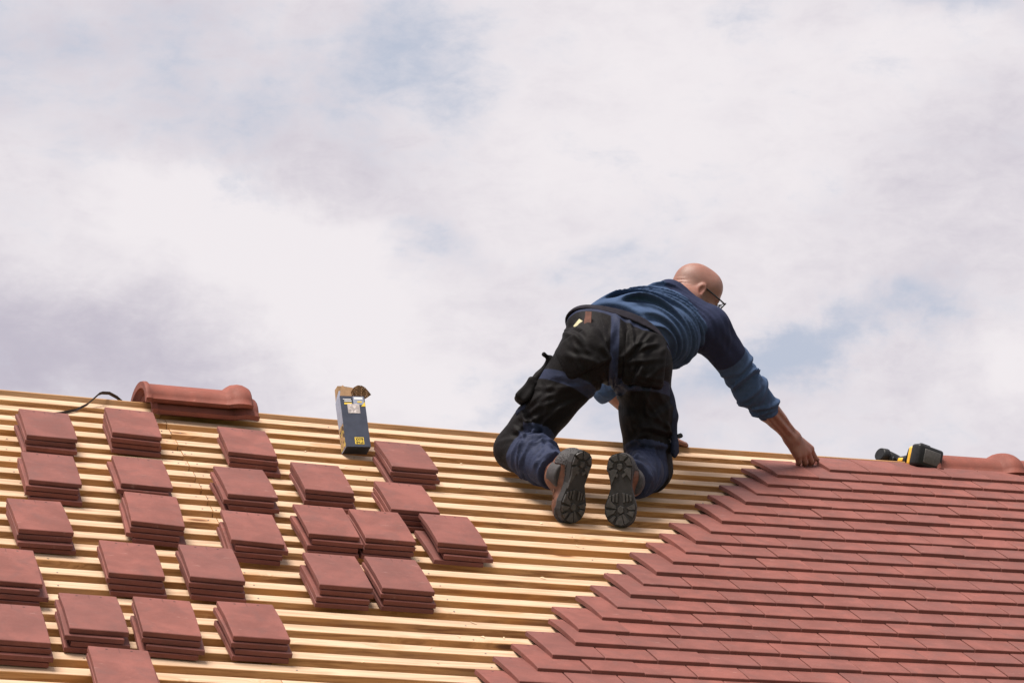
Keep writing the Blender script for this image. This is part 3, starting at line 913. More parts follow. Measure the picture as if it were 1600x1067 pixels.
def nets(sdf, lo, hi, h, slack=1.7):
    lo = np.asarray(lo, np.float32); hi = np.asarray(hi, np.float32)
    B_ = 8
    nb = np.ceil((hi - lo) / (h * B_)).astype(int)
    n_ = nb * B_
    F = np.empty(tuple(n_), np.float32)
    ci, cj, ck = np.meshgrid(*[np.arange(x) for x in nb], indexing='ij')
    cen = lo + (np.stack([ci, cj, ck], -1).reshape(-1, 3) * B_ + (B_ - 1) / 2) * h
    dc = sdf(cen.astype(np.float32))
    rad = B_ * h * .87 * slack
    F5 = F.reshape(nb[0], B_, nb[1], B_, nb[2], B_).transpose(0, 2, 4, 1, 3, 5)
    F5[...] = np.where(dc > 0, 1., -1.).reshape(nb[0], nb[1], nb[2], 1, 1, 1)
    act = np.nonzero(np.abs(dc) < rad)[0]
    g = np.stack(np.meshgrid(*[np.arange(B_)] * 3, indexing='ij'), -1).reshape(-1, 3)
    base = np.stack([ci, cj, ck], -1).reshape(-1, 3)
    for s_ in range(0, len(act), 400):
        idx = act[s_:s_ + 400]
        P = (lo + (base[idx][:, None, :] * B_ + g[None]) * h).reshape(-1, 3).astype(np.float32)
        dd = sdf(P).reshape(len(idx), B_, B_, B_)
        F5[base[idx, 0], base[idx, 1], base[idx, 2]] = dd
    ins = F < 0
    c = np.zeros(tuple(n_ - 1), np.int8)
    for a in (0, 1):
        for b in (0, 1):
            for e in (0, 1):
                c += ins[a:n_[0] - 1 + a, b:n_[1] - 1 + b, e:n_[2] - 1 + e]
    cell = np.argwhere((c > 0) & (c < 8))
    acc = np.zeros((len(cell), 3), np.float32); cnt = np.zeros(len(cell), np.float32)
    cs = [(a, b, e) for a in (0, 1) for b in (0, 1) for e in (0, 1)]
    val = {q: F[cell[:, 0] + q[0], cell[:, 1] + q[1], cell[:, 2] + q[2]] for q in cs}
    for q in cs:
        for ax_ in range(3):
            if q[ax_] == 0:
                p2 = list(q); p2[ax_] = 1; p2 = tuple(p2)
                a, b = val[q], val[p2]
                m_ = (a < 0) != (b < 0)
                t = np.where(m_, a / np.where(m_, a - b, 1), 0)
                pt = np.tile(np.array(q, np.float32), (len(cell), 1)); pt[:, ax_] = t
                acc[m_] += pt[m_]; cnt[m_] += 1
    verts = lo + (cell + acc / cnt[:, None]) * h
    ids = np.full(tuple(n_ - 1), -1, np.int32)
    ids[cell[:, 0], cell[:, 1], cell[:, 2]] = np.arange(len(cell))
    quads = []
    for ax_ in range(3):
        sl0 = [slice(None)] * 3; sl1 = [slice(None)] * 3
        sl0[ax_] = slice(0, n_[ax_] - 1); sl1[ax_] = slice(1, n_[ax_])
        ch = ins[tuple(sl0)] != ins[tuple(sl1)]
        e_ = np.argwhere(ch)
        u_, w_ = [x for x in range(3) if x != ax_]
        ok = (e_[:, u_] > 0) & (e_[:, w_] > 0) & (e_[:, u_] < n_[u_] - 1) & (e_[:, w_] < n_[w_] - 1)
        e_ = e_[ok]
        def idd(du, dw):
            q = e_.copy(); q[:, u_] += du; q[:, w_] += dw
            return ids[q[:, 0], q[:, 1], q[:, 2]]
        qd = np.stack([idd(-1, -1), idd(0, -1), idd(0, 0), idd(-1, 0)], 1)
        flip = ins[e_[:, 0], e_[:, 1], e_[:, 2]]
        if ax_ == 1: flip = ~flip
        qd[~flip] = qd[~flip][:, ::-1]
        quads.append(qd)
    quads = np.concatenate(quads)
    quads = quads[(quads >= 0).all(1)]
    return verts, quads
def sdf_mesh(name, sdf, lo, hi, h, mat, parent, attrs=None, matrix=None):
    v_, q_ = nets(sdf, lo, hi, h)
    me = bpy.data.meshes.new(name)
    me.vertices.add(len(v_)); me.vertices.foreach_set('co', v_.astype(np.float32).ravel())
    me.loops.add(len(q_) * 4); me.loops.foreach_set('vertex_index', q_.astype(np.int32).ravel())
    me.polygons.add(len(q_)); me.polygons.foreach_set('loop_start', np.arange(0, len(q_) * 4, 4, dtype=np.int32))
    me.update(calc_edges=True)
    me.validate()
    for an, fn in (attrs or {}).items():
        at = me.attributes.new(an, 'FLOAT', 'POINT')
        at.data.foreach_set('value', fn(v_.astype(np.float32)).astype(np.float32))
    return link(name, me, MATS[mat], parent, matrix, smooth=True)

MB_ = Matrix.Translation((-.78, -.1482, -.14 + GZ)) @ Matrix.Rotation(-YAW, 4, 'Z')
man = empty('person', MB_, 'bald roofer in blue jumper and black work trousers kneeling on the battens, reaching right', 'person')
# joints, metres from the point between the knees: x right along the view, y away, z up
J = dict(lknee=(-.236, -.116, .101), lank=(-.086, -.369, -.041), rknee=(.234, .009, .057), rank=(.150, -.275, -.044),
         lhip=(.004, -.240, .389), rhip=(.195, -.147, .389), pelvis=(.097, -.180, .436), waist=(.126, -.120, .527),
         chest=(.324, .123, .625), neck=(.380, .190, .731), head=(.424, .232, .770), lsh=(.250, .251, .680), rsh=(.453, .082, .586),
         relb=(.607, .280, .412), rcuff=(.649, .336, .354), rwri=(.778, .461, .267), lelb=(.106, .378, .435), lwri=(.304, .501, .274))
J = {a: V3(*b) for a, b in J.items()}
NL = V3(math.sin(YAW) * PS, -math.cos(YAW) * PS, PC)              # roof normal in the man's frame
SP = unit((.604, .741, .300)); LXc = unit((.787, -.513, -.343)); LXh = unit((.90, .43, 0))
def fr(t):
    l = unit(LXh * (1 - t) + LXc * t); l = unit(l - SP * (l @ SP))
    return np.stack([l, np.cross(l, SP), SP])
TORSO = [((.122, -.125, .520), (.150, .105, .10), 0), ((.185, -.045, .556), (.150, .112, .12), .3), ((.255, .045, .592), (.158, .118, .12), .65),
         ((.320, .125, .625), (.162, .112, .115), .9), ((.350, .160, .630), (.138, .074, .078), 1)]
def torso(P, grow=0.0, kk=.05):
    d_ = None
    for c, r_, t in TORSO:
        e_ = ell(P, c, tuple(x + grow for x in r_), fr(t))
        d_ = e_ if d_ is None else smin(d_, e_, kk)
    return d_
# --- bare body: one continuous figure; most of it is under the clothes
HF = unit((.80, .30, -.52)); HR = V3(.2, -1, -.15); HR = unit(HR - HF * (HR @ HF)); HU = np.cross(HR, HF)
HAX = np.stack([HR, HF, HU])
def hp(r_, f, u): return J['head'] + HR * r_ + HF * f + HU * u
def head_sdf(P):
    d_ = ell(P, hp(0, -.010, .006), (.066, .088, .080), HAX)
    d_ = smin(d_, ell(P, hp(0, .032, .022), (.058, .050, .056), HAX), .03)
    d_ = smin(d_, ell(P, hp(0, .034, -.040), (.053, .050, .062), HAX), .03)
    d_ = smin(d_, ell(P, hp(0, .052, -.086), (.034, .032, .026), HAX), .03)
    d_ = smin(d_, cone(P, hp(.050, .0, -.055), hp(.018, .058, -.088), .016, .015), .03)
    d_ = smin(d_, cone(P, hp(-.050, .0, -.055), hp(-.018, .058, -.088), .016, .015), .03)
    d_ = smin(d_, ell(P, hp(0, .074, .002), (.046, .014, .010), HAX), .016)
    d_ = smin(d_, cone(P, hp(0, .084, -.010), hp(0, .100, -.042), .008, .012), .012)
    for s_ in (1, -1):
        d_ = smin(d_, ell(P, hp(s_ * .036, .062, -.036), (.018, .018, .015), HAX), .018)
        d_ = smax(d_, -ell(P, hp(s_ * .031, .094, -.014), (.014, .012, .009), HAX), .012)
        d_ = smin(d_, ell(P, hp(s_ * .031, .074, -.014), (.012, .012, .010), HAX), .006)
        # ear
        t = unit((.18 * s_, -.10, .98)); 
        ea = np.stack([unit(HR * s_ * .90 - HF * .42), unit(HF * .90 + HR * s_ * .42 - HU * .1), HU])
        ear = ell(P, hp(s_ * .070, -.006, -.018), (.0085, .020, .034), ea)
        ear = smax(ear, -ell(P, hp(s_ * .080, -.002, -.016), (.0080, .012, .023), ea), .004)
        ear = smin(ear, ell(P, hp(s_ * .070, .001, -.043), (.006, .009, .009), ea), .006)
        d_ = smin(d_, ear, .006)
    d_ = smax(d_, -ell(P, hp(0, .090, -.070), (.022, .010, .0018), HAX), .004)
    # neck with rolls of skin at the nape
    nb_ = hp(0, -.030, -.050)
    nk = cone(P, nb_, J['neck'] - SP * .03 + V3(0, 0, -.02), .054, .062)
    s_ = (P - nb_) @ unit(J['neck'] - nb_)
    d_ = smin(d_, nk, .03)
    nape = np.clip(1 - np.linalg.norm(P - hp(.035, -.068, -.052), axis=1) / .055, 0, 1)
    d_ = d_ - .0042 * nape * np.sin(((P - J['head']) @ unit(HU * .85 - HF * .5)) * 480)
    return d_
RK = [V3(.849, .529, .240), V3(.836, .513, .224), V3(.817, .500, .214), V3(.797, .487, .208)]
RFING = [[RK[0], V3(.866, .552, .214), V3(.858, .572, .196)], [RK[1], V3(.852, .534, .196), V3(.846, .556, .184)],
         [RK[2], V3(.829, .519, .188), V3(.824, .543, .178)], [RK[3], V3(.804, .503, .187), V3(.801, .525, .178)]]
def body_sdf(P):
    d_ = torso(P, -.030)
    d_ = smin(d_, ell(P, J['pelvis'] + V3(.01, .03, .0), (.11, .075, .09), fr(0)), .05)
    for s_ in 'lr':
        d_ = smin(d_, cone(P, J[s_ + 'hip'], J[s_ + 'knee'] + V3(0, .01, 0), .060, .045), .04)
        d_ = smin(d_, cone(P, J[s_ + 'knee'], J[s_ + 'ank'], .045, .035), .03)
    d_ = smin(d_, cone(P, J['lsh'], J['rsh'], .055, .055), .04)
    d_ = smin(d_, head_sdf(P), .02)
    # right arm
    d_ = smin(d_, cone(P, J['rsh'], J['relb'], .048, .032), .02)
    fa = cone(P, J['relb'], J['rwri'], .045, .0255)
    q = J['relb'] + (J['rwri'] - J['relb']) * .28
    fa = smin(fa, cone(P, q, J['relb'] + (J['rwri'] - J['relb']) * .62, .042, .030), .03)
    fdir = unit(J['rwri'] - J['relb'])
    rel = P - J['relb']
    lat = rel - (rel @ fdir)[:, None] * fdir
    fa = fa - .0032 * np.sin((lat @ unit((.5, -.3, .8))) * 260 + 1) * np.clip(1 - fa / .02, 0, 1)
    fa = fa + .012 * np.clip((.130 - rel @ fdir) / .018, 0, 1)          # slimmer where the sleeve covers it
    d_ = smin(d_, fa, .012)
    hand = None
    for i, kn in enumerate(RK):
        mcarp = cone(P, J['rwri'] + (kn - RK[1]) * .35, kn, .0205, .0160)
        hand = mcarp if hand is None else smin(hand, mcarp, .010)
    hand = smin(hand, ell(P, J['rwri'], (.030, .026, .026)), .015)
    for i, kn in enumerate(RK):
        hand = smin(hand, ell(P, kn, (.0125, .0125, .0125)), .004)
    d_ = smin(d_, hand, .014)
    for ch in RFING:
        fg = smin(cone(P, ch[0], ch[1], .0128, .0114), cone(P, ch[1], ch[2], .0114, .0094), .003)
        d_ = smin(d_, fg, .002)
    th = smin(cone(P, V3(.812, .520, .246), V3(.852, .563, .232), .0155, .0115), cone(P, V3(.852, .563, .232), V3(.880, .578, .211), .0108, .0085), .004)
    d_ = smin(d_, th, .006)
    # left arm, its hand spread on the ridge beam
    d_ = smin(d_, cone(P, J['lsh'], J['lelb'], .046, .036), .02)
    d_ = smin(d_, cone(P, J['lelb'], J['lwri'], .041, .026), .02)
    for i, (dx, dy) in enumerate(((.0, .0), (.004, .016), (.002, .032), (-.006, .047))):
        kn = V3(.350 + dx, .505 + dy, .268)
        d_ = smin(d_, cone(P, J['lwri'], kn, .019, .013), .010)
        tip = kn + V3(.040, .008 + .003 * i, -.0135)
        d_ = smin(d_, cone(P, kn, tip, .0110, .0082), .004)
    d_ = smin(d_, cone(P, J['lwri'] + V3(.01, -.012, 0), V3(.352, .486, .262), .014, .0105), .008)
    return d_
def stub(P):
    q = (P - J['head']) @ HAX.T
    m_ = np.clip((q[:, 1] - .012) / .02, 0, 1) * np.clip((-.030 - q[:, 2] + .3 * np.clip(.05 - q[:, 1], 0, 1)) / .02, 0, 1)
    side = np.clip(1 - np.abs(q[:, 1] - .020) / .018, 0, 1) * np.clip(1 - np.abs(q[:, 2] + .030) / .035, 0, 1) * (np.abs(q[:, 0]) > .03)
    crown = .42 * (np.abs(q[:, 0]) > .02) * np.clip((.0 - q[:, 1]) / .04, 0, 1) * np.clip(1 - np.abs(q[:, 2] - .015) / .042, 0, 1)
    return np.where(np.linalg.norm(q, axis=1) < .16, np.maximum(np.maximum(m_, side), crown), 0)
def ruddy(P):
    q = (P - J['head']) @ HAX.T
    ear = np.clip(1 - np.linalg.norm(np.stack([np.abs(q[:, 0]) - .072, q[:, 1] + .004, q[:, 2] + .018], 1), axis=1) / .034, 0, 1)
    nape = np.clip(1 - np.linalg.norm(P - hp(.03, -.06, -.06), axis=1) / .06, 0, 1)
    hand = np.clip(1 - np.linalg.norm(P - V3(.835, .525, .21), axis=1) / .08, 0, 1)
    arm = .35 * np.clip(1 - np.linalg.norm(P - V3(.72, .41, .30), axis=1) / .12, 0, 1)
    return np.clip(ear * 1.3 + nape * .7 + hand * 1.2 + arm, 0, 1)
sdf_mesh('body', body_sdf, (-.36, -.46, -.12), (.92, .62, .90), .0042, 'skin', man, {'stubble': stub, 'ruddy': ruddy})

# --- jumper
FC = V3(.205, -.145, .40)
PAX_ = unit((.257, .53, .806))
def shirt_core(P):
    d_ = torso(P, 0)
    d_ = smin(d_, ell(P, (.300, .030, .520), (.10, .12, .075)), .06)
    d_ = smin(d_, cone(P, J['lsh'], J['rsh'], .066, .070), .045)
    d_ = smin(d_, cone(P, J['neck'] - SP * .10, J['neck'] - SP * .060, .070, .056), .03)
    ar = cone(P, J['rsh'], J['relb'], .071, .056)
    ar = smin(ar, cone(P, J['relb'], J['relb'] + (J['rwri'] - J['relb']) * .42, .056, .045), .03)
    d_ = smin(d_, ar, .035)
    al = smin(cone(P, J['lsh'], J['lelb'], .068, .056), cone(P, J['lelb'], J['lelb'] + (J['lwri'] - J['lelb']) * .2, .056, .052), .03)
    return smin(d_, al, .035)
rdir = unit(J['relb'] - J['rsh']); fdir_ = unit(J['rwri'] - J['relb']); ldir = unit(J['lelb'] - J['lsh']); lfd = unit(J['lwri'] - J['lelb'])
_fr = np.random.default_rng(11)
FOLDS = []
r_f = .115
while r_f < .52:
    FOLDS.append((r_f, _fr.uniform(.0060, .0110), _fr.uniform(-1.2, .2), _fr.uniform(1.9, 3.1), _fr.uniform(.0090, .0160), _fr.uniform(-.030, .026)))
    r_f += _fr.uniform(.017, .034)
SFOLDS = [(_fr.uniform(-.13, .125), _fr.uniform(-.7, .7), _fr.uniform(-.8, .8), _fr.uniform(.006, .011), _fr.uniform(-3.1, 3.1), _fr.uniform(1.0, 2.6), _fr.uniform(.004, .010)) for _ in range(20)]
LFOLDS = {q: [(_fr.uniform(-.02, .95), _fr.uniform(-.9, .9), _fr.uniform(-.5, .5), _fr.uniform(.006, .012), _fr.uniform(.003, .008), _fr.uniform(10, 22), _fr.uniform(0, 6)) for _ in range(13)] for q in 'lr'}
def shirt_sdf(P):
    d_ = shirt_core(P)
    near = np.abs(d_) < .05
    Q = P[near]
    if len(Q):
        rel = Q - FC
        dist = np.linalg.norm(rel, axis=1)
        ang = np.arctan2(rel[:, 2] + .25 * rel[:, 1], rel[:, 0])
        w1 = wob(Q, 16, 3); w2 = wob(Q, 45, 5)
        arm_s = (Q - J['rsh']) @ rdir
        onback = np.clip((.12 - arm_s) / .05, 0, 1) * np.clip(((Q - J['waist']) @ SP + .03) / .05, 0, 1)
        onback = onback * (1 - .85 * np.clip(((Q - J['waist']) @ SP - .27) / .05, 0, 1))
        dd = d_[near]
        for r0, wd_, a0, a1, am, tw in FOLDS:
            rr_ = r0 + .012 * w1 + tw * (ang - .8)
            x_ = (dist - rr_) / wd_
            win = np.clip((ang - a0) / .35, 0, 1) * np.clip((a1 - ang) / .35, 0, 1)
            dd = dd - am * win * onback * (np.exp(-x_ * x_) - .55 * np.exp(-(x_ - 1.7) ** 2))
        # sleeve rucked up above the elbow and at the cuff
        s_ = (Q - J['relb']) @ fdir_
        lat = Q - J['relb'] - s_[:, None] * fdir_
        az_ = lat @ unit(np.cross(fdir_, V3(0, 0, 1)))
        up_ = lat @ unit(np.cross(np.cross(fdir_, V3(0, 0, 1)), fdir_))
        phi = np.arctan2(up_, az_)
        sl = np.clip((arm_s - .12) / .04, 0, 1) * (np.linalg.norm(Q - J['relb'], axis=1) < .24)
        for s0, sla, slu, wd_, p0, pw, am in SFOLDS:
            x_ = (s_ + sla * az_ + slu * up_ + .006 * w1 - s0) / wd_
            dphi = np.abs((phi - p0 + np.pi) % (2 * np.pi) - np.pi)
            win = np.clip((pw - dphi) / .6, 0, 1)
            dd = dd - am * sl * win * (np.exp(-x_ * x_) - .5 * np.exp(-(x_ - 1.7) ** 2))
        cf = np.clip(1 - np.abs(s_ - .118) / .022, 0, 1) * (np.linalg.norm(lat, axis=1) < .09)
        dd = dd - .003 * cf
        # long pulls over the shoulder
        sh = np.clip(1 - np.abs(arm_s - .05) / .12, 0, 1)
        pull = np.sin(((Q - J['rsh']) @ unit(np.cross(rdir, V3(.2, -1, 0)))) * 150 + 2 * w1)
        dd = dd + .0024 * sh * pull
        dd = dd + .0020 * wob(Q, 38, 21)
        d_ = d_.copy(); d_[near] = dd
    hem = -((P - J['waist'] + PAX_ * .030) @ unit(SP + V3(-.10, .12, .18)))
    fringe = .004 * np.sin(P @ V3(40, 22, 0))
    d_ = smax(d_, hem + fringe, .008)
    cut = (P - J['relb'] - fdir_ * .140) @ unit(fdir_ + V3(0, 0, -.05))
    d_ = np.where(np.linalg.norm(P - J['rwri'], axis=1) < .20, smax(d_, cut, .006), d_)
    lcut = (P - J['lelb'] - lfd * .020) @ lfd
    d_ = np.where(np.linalg.norm(P - J['lwri'], axis=1) < .30, np.where((P - J['lelb']) @ unit((0, .3, -1)) > -.12, smax(d_, lcut, .006), d_), d_)
    ncut = (P - hp(0, -.028, -.062) + HU * .012) @ unit(J['neck'] - (J['neck'] - SP * .1) + V3(0, 0, .10))
    neckhole = cone(P, J['neck'] - SP * .035, J['neck'] + unit(HU) * .2, .060, .070)
    return smax(d_, -neckhole, .006)
def yoke(P):
    t = (P - J['waist']) @ SP
    return np.minimum(np.minimum(t - .285, .150 - (P - J['rsh']) @ rdir), .150 - (P - J['lsh']) @ ldir)
sdf_mesh('jumper', shirt_sdf, (-.06, -.28, .30), (.78, .48, .84), .0045, 'shirt_cloth', man, {'yoke': yoke})

# --- work trousers
PAX = unit((.257, .53, .806))
def creases(Q, dd, lst):
    for c, dx, dy, wd_, L_, R_, A_ in lst:
        rel = Q - c
        r2 = (rel * rel).sum(1)
        m_ = r2 < R_ * R_
        if not m_.any(): continue
        rl = rel[m_]
        x_ = (rl @ dx + .10 * np.abs(rl @ dy) ) / wd_
        y_ = (rl @ dy) / L_
        fall = np.clip((R_ - np.sqrt(r2[m_])) / (.35 * R_), 0, 1)
        dd[m_] -= A_ * fall * np.exp(-y_ * y_) * (np.exp(-x_ * x_) - .6 * np.exp(-(x_ - 1.8) ** 2))
    return dd
_cr = np.random.default_rng(23)
TCREASE = []
def add_crease(c, line, wd_, L_, A_, nrm=(0, -1, 0)):
    dy = unit(line); dx = unit(np.cross(dy, np.asarray(nrm, np.float32)))
    TCREASE.append((np.asarray(c, np.float32), dx, dy, wd_, L_, L_ * 2.2, A_))
for _ in range(34):          # seat: drawn out of the crotch
    c = V3(_cr.uniform(-.09, .29), _cr.uniform(-.35, -.22), _cr.uniform(.29, .50))
    ln = (c - V3(.10, -.25, .29)) * V3(1, .3, 1) + _cr.normal(size=3) * .05
    add_crease(c, ln, _cr.uniform(.006, .011), _cr.uniform(.035, .075), _cr.uniform(.003, .0075))
for q, n_c in (('l', 20), ('r', 20)):      # thighs: long diagonal pulls
    a, b = J[q + 'hip'], J[q + 'knee']
    for _ in range(n_c):
        t = _cr.uniform(.2, .95)
        c = a + (b - a) * t + V3(_cr.uniform(-.08, .08), -.08, _cr.uniform(-.03, .03))
        ln = unit(b - a) + _cr.normal(size=3) * .45
        add_crease(c, ln, _cr.uniform(.006, .012), _cr.uniform(.04, .09), _cr.uniform(.0025, .006))
    for _ in range(9):                      # back of the knee
        c = b + (a - b) * _cr.uniform(.02, .30) + V3(_cr.uniform(-.05, .05), -.06, _cr.uniform(-.02, .03))
        add_crease(c, unit(np.cross(unit(b - a), V3(0, 1, 0))) + _cr.normal(size=3) * .25, _cr.uniform(.006, .010), _cr.uniform(.03, .06), _cr.uniform(.004, .009))
    k0_, an_ = J[q + 'knee'], J[q + 'ank']
    for _ in range(12):                     # calf and hem
        c = k0_ + (an_ - k0_) * _cr.uniform(.1, .95) + NL * .06 + _cr.normal(size=3) * .02
        add_crease(c, unit(an_ - k0_) * _cr.uniform(-.4, 1) + _cr.normal(size=3) * .6, _cr.uniform(.005, .009), _cr.uniform(.02, .05), _cr.uniform(.003, .007), NL)
def tr_core(P):
    d_ = ell(P, J['pelvis'] + V3(.004, .01, .005), (.160, .115, .122), np.stack([unit((.9, .43, 0)), unit(np.cross(PAX, unit((.9, .43, 0)))), PAX]))
    d_ = smin(d_, ell(P, J['waist'], (.154, .108, .09), fr(0)), .05)
    d_ = smin(d_, ell(P, J['lhip'] + V3(.012, -.012, .022), (.097, .098, .104)), .04)
    d_ = smin(d_, ell(P, J['rhip'] + V3(.008, -.020, .016), (.096, .098, .104)), .04)
    for s_, k1_, k2_ in (('l', .083, .072), ('r', .091, .078)):
        kn = J[s_ + 'knee']; hp_ = J[s_ + 'hip']; an = J[s_ + 'ank']
        th_ = smin(cone(P, hp_, hp_ + (kn - hp_) * .5, .100, k1_), cone(P, hp_ + (kn - hp_) * .5, kn, k1_, k2_), .02)
        d_ = smin(d_, th_, .030)
        sh_ = cone(P, kn, kn + (an - kn) * .97, .074, .062)
        sh_ = smin(sh_, ell(P, kn + (an - kn) * .42 + NL * .014, (.068, .068, .068)), .03)
        d_ = smin(d_, sh_, .022)
    return d_
SHIN = {s_: (J[s_ + 'knee'], unit(J[s_ + 'ank'] - J[s_ + 'knee']), float(np.linalg.norm(J[s_ + 'ank'] - J[s_ + 'knee']))) for s_ in 'lr'}
def shin_t(P):
    out_ = []
    for s_ in 'lr':
        a, dr_, L_ = SHIN[s_]
        rel = P - a
        t = rel @ dr_
        rr = np.linalg.norm(rel - t[:, None] * dr_, axis=1)
        out_.append(np.where(rr < .12, t / L_, -1))
    return out_
def tr_sdf(P):
    d_ = tr_core(P)
    near = np.abs(d_) < .05
    Q = P[near]
    if len(Q):
        dd = d_[near]
        w1 = wob(Q, 22, 31); w2 = wob(Q, 60, 33)
        dd = dd + .0028 * w1 + .0012 * w2
        tl, trr = shin_t(Q)
        for s_, t in (('l', tl), ('r', trr)):
            m_ = np.clip((t + .15) / .2, 0, 1) * np.clip((1.1 - t) / .2, 0, 1)
            a, dr_, L_ = SHIN[s_]
            rel = Q - a
            sid = rel @ unit(np.cross(dr_, NL))
            out_n = rel @ NL
            for t0, sa, sb, wd_, am, fq, ph_ in LFOLDS[s_]:
                x_ = (t * L_ + sa * sid + sb * out_n + .006 * w1 - t0 * L_) / wd_
                dd = dd - am * m_ * np.clip(.35 + np.sin(sid * fq + out_n * fq + ph_), 0, 1) * (np.exp(-x_ * x_) - .5 * np.exp(-(x_ - 1.7) ** 2))
        dd = creases(Q, dd.astype(np.float32), TCREASE)
        # creases running out of the crotch and under the seat
        cr = np.linalg.norm(Q - V3(.100, -.20, .300), axis=1)
        cm = np.clip((.20 - cr) / .10, 0, 1)
        ang = np.arctan2(Q[:, 2] - .30, Q[:, 0] - .10)
        dd = dd + .0034 * cm * np.sin(ang * 9 + 2 * w1)
        # long pulls down the right thigh
        rt = (Q - J['rhip']) @ unit(J['rknee'] - J['rhip'])
        rm = np.clip(rt / .10, 0, 1) * np.clip((.36 - rt) / .1, 0, 1) * (Q[:, 0] > .1)
        dd = dd + .0026 * rm * np.sin((Q[:, 0] * 70 - Q[:, 2] * 38) + 1.5 * w1)
        d_ = d_.copy(); d_[near] = dd
    d_ = np.maximum(d_, .0015 - P @ NL)
    for s_ in 'lr':
        a, dr_, L_ = SHIN[s_]
        rel = P - a; t = rel @ dr_
        rr = np.linalg.norm(rel - t[:, None] * dr_, axis=1)
        d_ = np.where((rr < .12) & (t > L_ * .4), smax(d_, t - L_ * .86, .006), d_)
    top = (P - J['waist'] + PAX * .022) @ PAX
    return smax(d_, top, .01)
def navy(P):
    tl, trr = shin_t(P)
    low = np.maximum(np.where(tl > -.5, (tl - .20) * .3, -.05), np.where(trr > -.5, (trr - .16) * .3, -.05))
    strap = np.where(P[:, 2] > .30, .015 - np.abs(P[:, 0] - (.106 - .05 * (.5 - P[:, 2]))), -.05)
    strap = np.where(P[:, 1] < .0, strap, -.05)
    under = np.where((P[:, 0] < .09) & (P[:, 1] < -.1), .020 - np.abs(P[:, 2] - (.318 - .42 * (P[:, 0] + .09))) , -.05)
    yk = (P - J['waist']) @ PAX + .068
    under2 = np.where((P[:, 0] > .09) & (P[:, 0] < .30) & (P[:, 2] < .40), .020 - np.abs(P[:, 2] - .305), -.05)
    return np.maximum.reduce([low, strap, under, under2, yk])
trs = sdf_mesh('trousers', tr_sdf, (-.36, -.50, -.16), (.36, .16, .62), .0045, 'trouser_cloth', man, {'navy': navy})
# patch pockets on the seat, tool pouches on the thighs, waistband: parts of the trousers
def rot2(a):
    return np.array([[math.cos(a), 0, math.sin(a)], [0, 1, 0], [-math.sin(a), 0, math.cos(a)]], np.float32)
def pocket(name, c, half, ang, lift, mat, puff=.0):
    c = np.asarray(c, np.float32)
    ax_ = rot2(ang)
    def f(P):
        core = tr_core(P)
        reg = rbx(P, c, half, .022, ax_)
        lx = ((P - c) @ ax_.T)
        bul = puff * np.clip(1 - (lx[:, 0] / half[0]) ** 2, 0, 1) * np.clip(.5 - lx[:, 2] / half[2] * .5, 0, 1)
        core = creases(P, core.astype(np.float32).copy(), TCREASE)
        return smax(core - lift - bul + .0034 * wob(P, 34, 51) + .0022 * wob(P, 80, 55), reg, .010)
    return sdf_mesh(name, f, c - np.asarray(half) * 1.25 - .03, c + np.asarray(half) * 1.25 + .03, .004, mat, trs)
pocket('seat_pocket', (.208, -.25, .395), (.073, .10, .098), -.10, .009, 'pocket_cloth', .016)
pocket('seat_pocket', (-.006, -.30, .395), (.084, .11, .070), .42, .008, 'pocket_cloth', .010)
def waistband(P):
    return smax(np.abs(tr_core(P) - .001) - .0035, np.abs((P - J['waist'] + PAX * .036) @ PAX) - .018, .004)
sdf_mesh('waistband', waistband, (-.08, -.30, .40), (.34, .05, .62), .004, 'waistband_cloth', trs)
def lpouch(P):
    a = V3(-.118, -.215, .395); b = V3(-.204, -.205, .268)
    d_ = cone(P, a, b, .015, .020)
    d_ = smin(d_, rbx(P, b + V3(.006, -.004, .018), (.022, .034, .046), .012, np.stack([unit((.80, 0, -.60)), V3(0, 1, 0), unit((.60, 0, .80))])), .012)
    d_ = smin(d_, cone(P, V3(-.118, -.215, .395), V3(-.140, -.235, .408), .010, .004), .006)
    return d_ + .0035 * wob(P, 60, 61) + .0018 * wob(P, 130, 66)
sdf_mesh('tool_pouch', lpouch, (-.28, -.30, .20), (-.06, -.13, .46), .0038, 'pocket_cloth', trs)
def rpouch(P):
    d_ = cone(P, V3(.283, -.120, .315), V3(.305, -.085, .225), .024, .022)
    d_ = smin(d_, cone(P, V3(.305, -.085, .225), V3(.318, -.065, .105), .020, .014), .015)
    d_ = smin(d_, ell(P, V3(.316, -.072, .115), (.013, .02, .035)), .01)
    return d_ + .003 * wob(P, 60, 71)
sdf_mesh('tool_pouch', rpouch, (.22, -.17, .05), (.37, -.02, .37), .0038, 'navy_cloth', trs)
def lkneepatch(P):
    d_ = cone(P, V3(-.222, -.185, .215), V3(-.190, -.20, .235), .014, .012)
    return d_ + .003 * wob(P, 60, 73)
sdf_mesh('knee_pad_flap', lkneepatch, (-.26, -.24, .17), (-.15, -.14, .28), .0038, 'navy_cloth', trs)
bm = bmesh.new(); add_box(bm, (-.006, -.003, -.012), (.006, .003, .012)); bmesh.ops.bevel(bm, geom=list(bm.edges), offset=.0015, segments=1, affect='EDGES')
o = link('label_tab', to_mesh('label_tab', bm), MATS['orange_print'], trs, Matrix.Translation((.293, -.128, .240)) @ Matrix.Rotation(.12, 4, 'Y'))
o['label'] = 'small orange fabric tab on the thigh seam'
bm = bmesh.new(); add_box(bm, (-.010, -.006, -.008), (.010, .006, .008)); bmesh.ops.bevel(bm, geom=list(bm.edges), offset=.003, segments=2, affect='EDGES')
link('buckle', to_mesh('buckle', bm), MATS['drill_black'], trs, Matrix.Translation((.334, -.075, .158)) @ Matrix.Rotation(-.35, 4, 'Y'))
bm = bmesh.new()
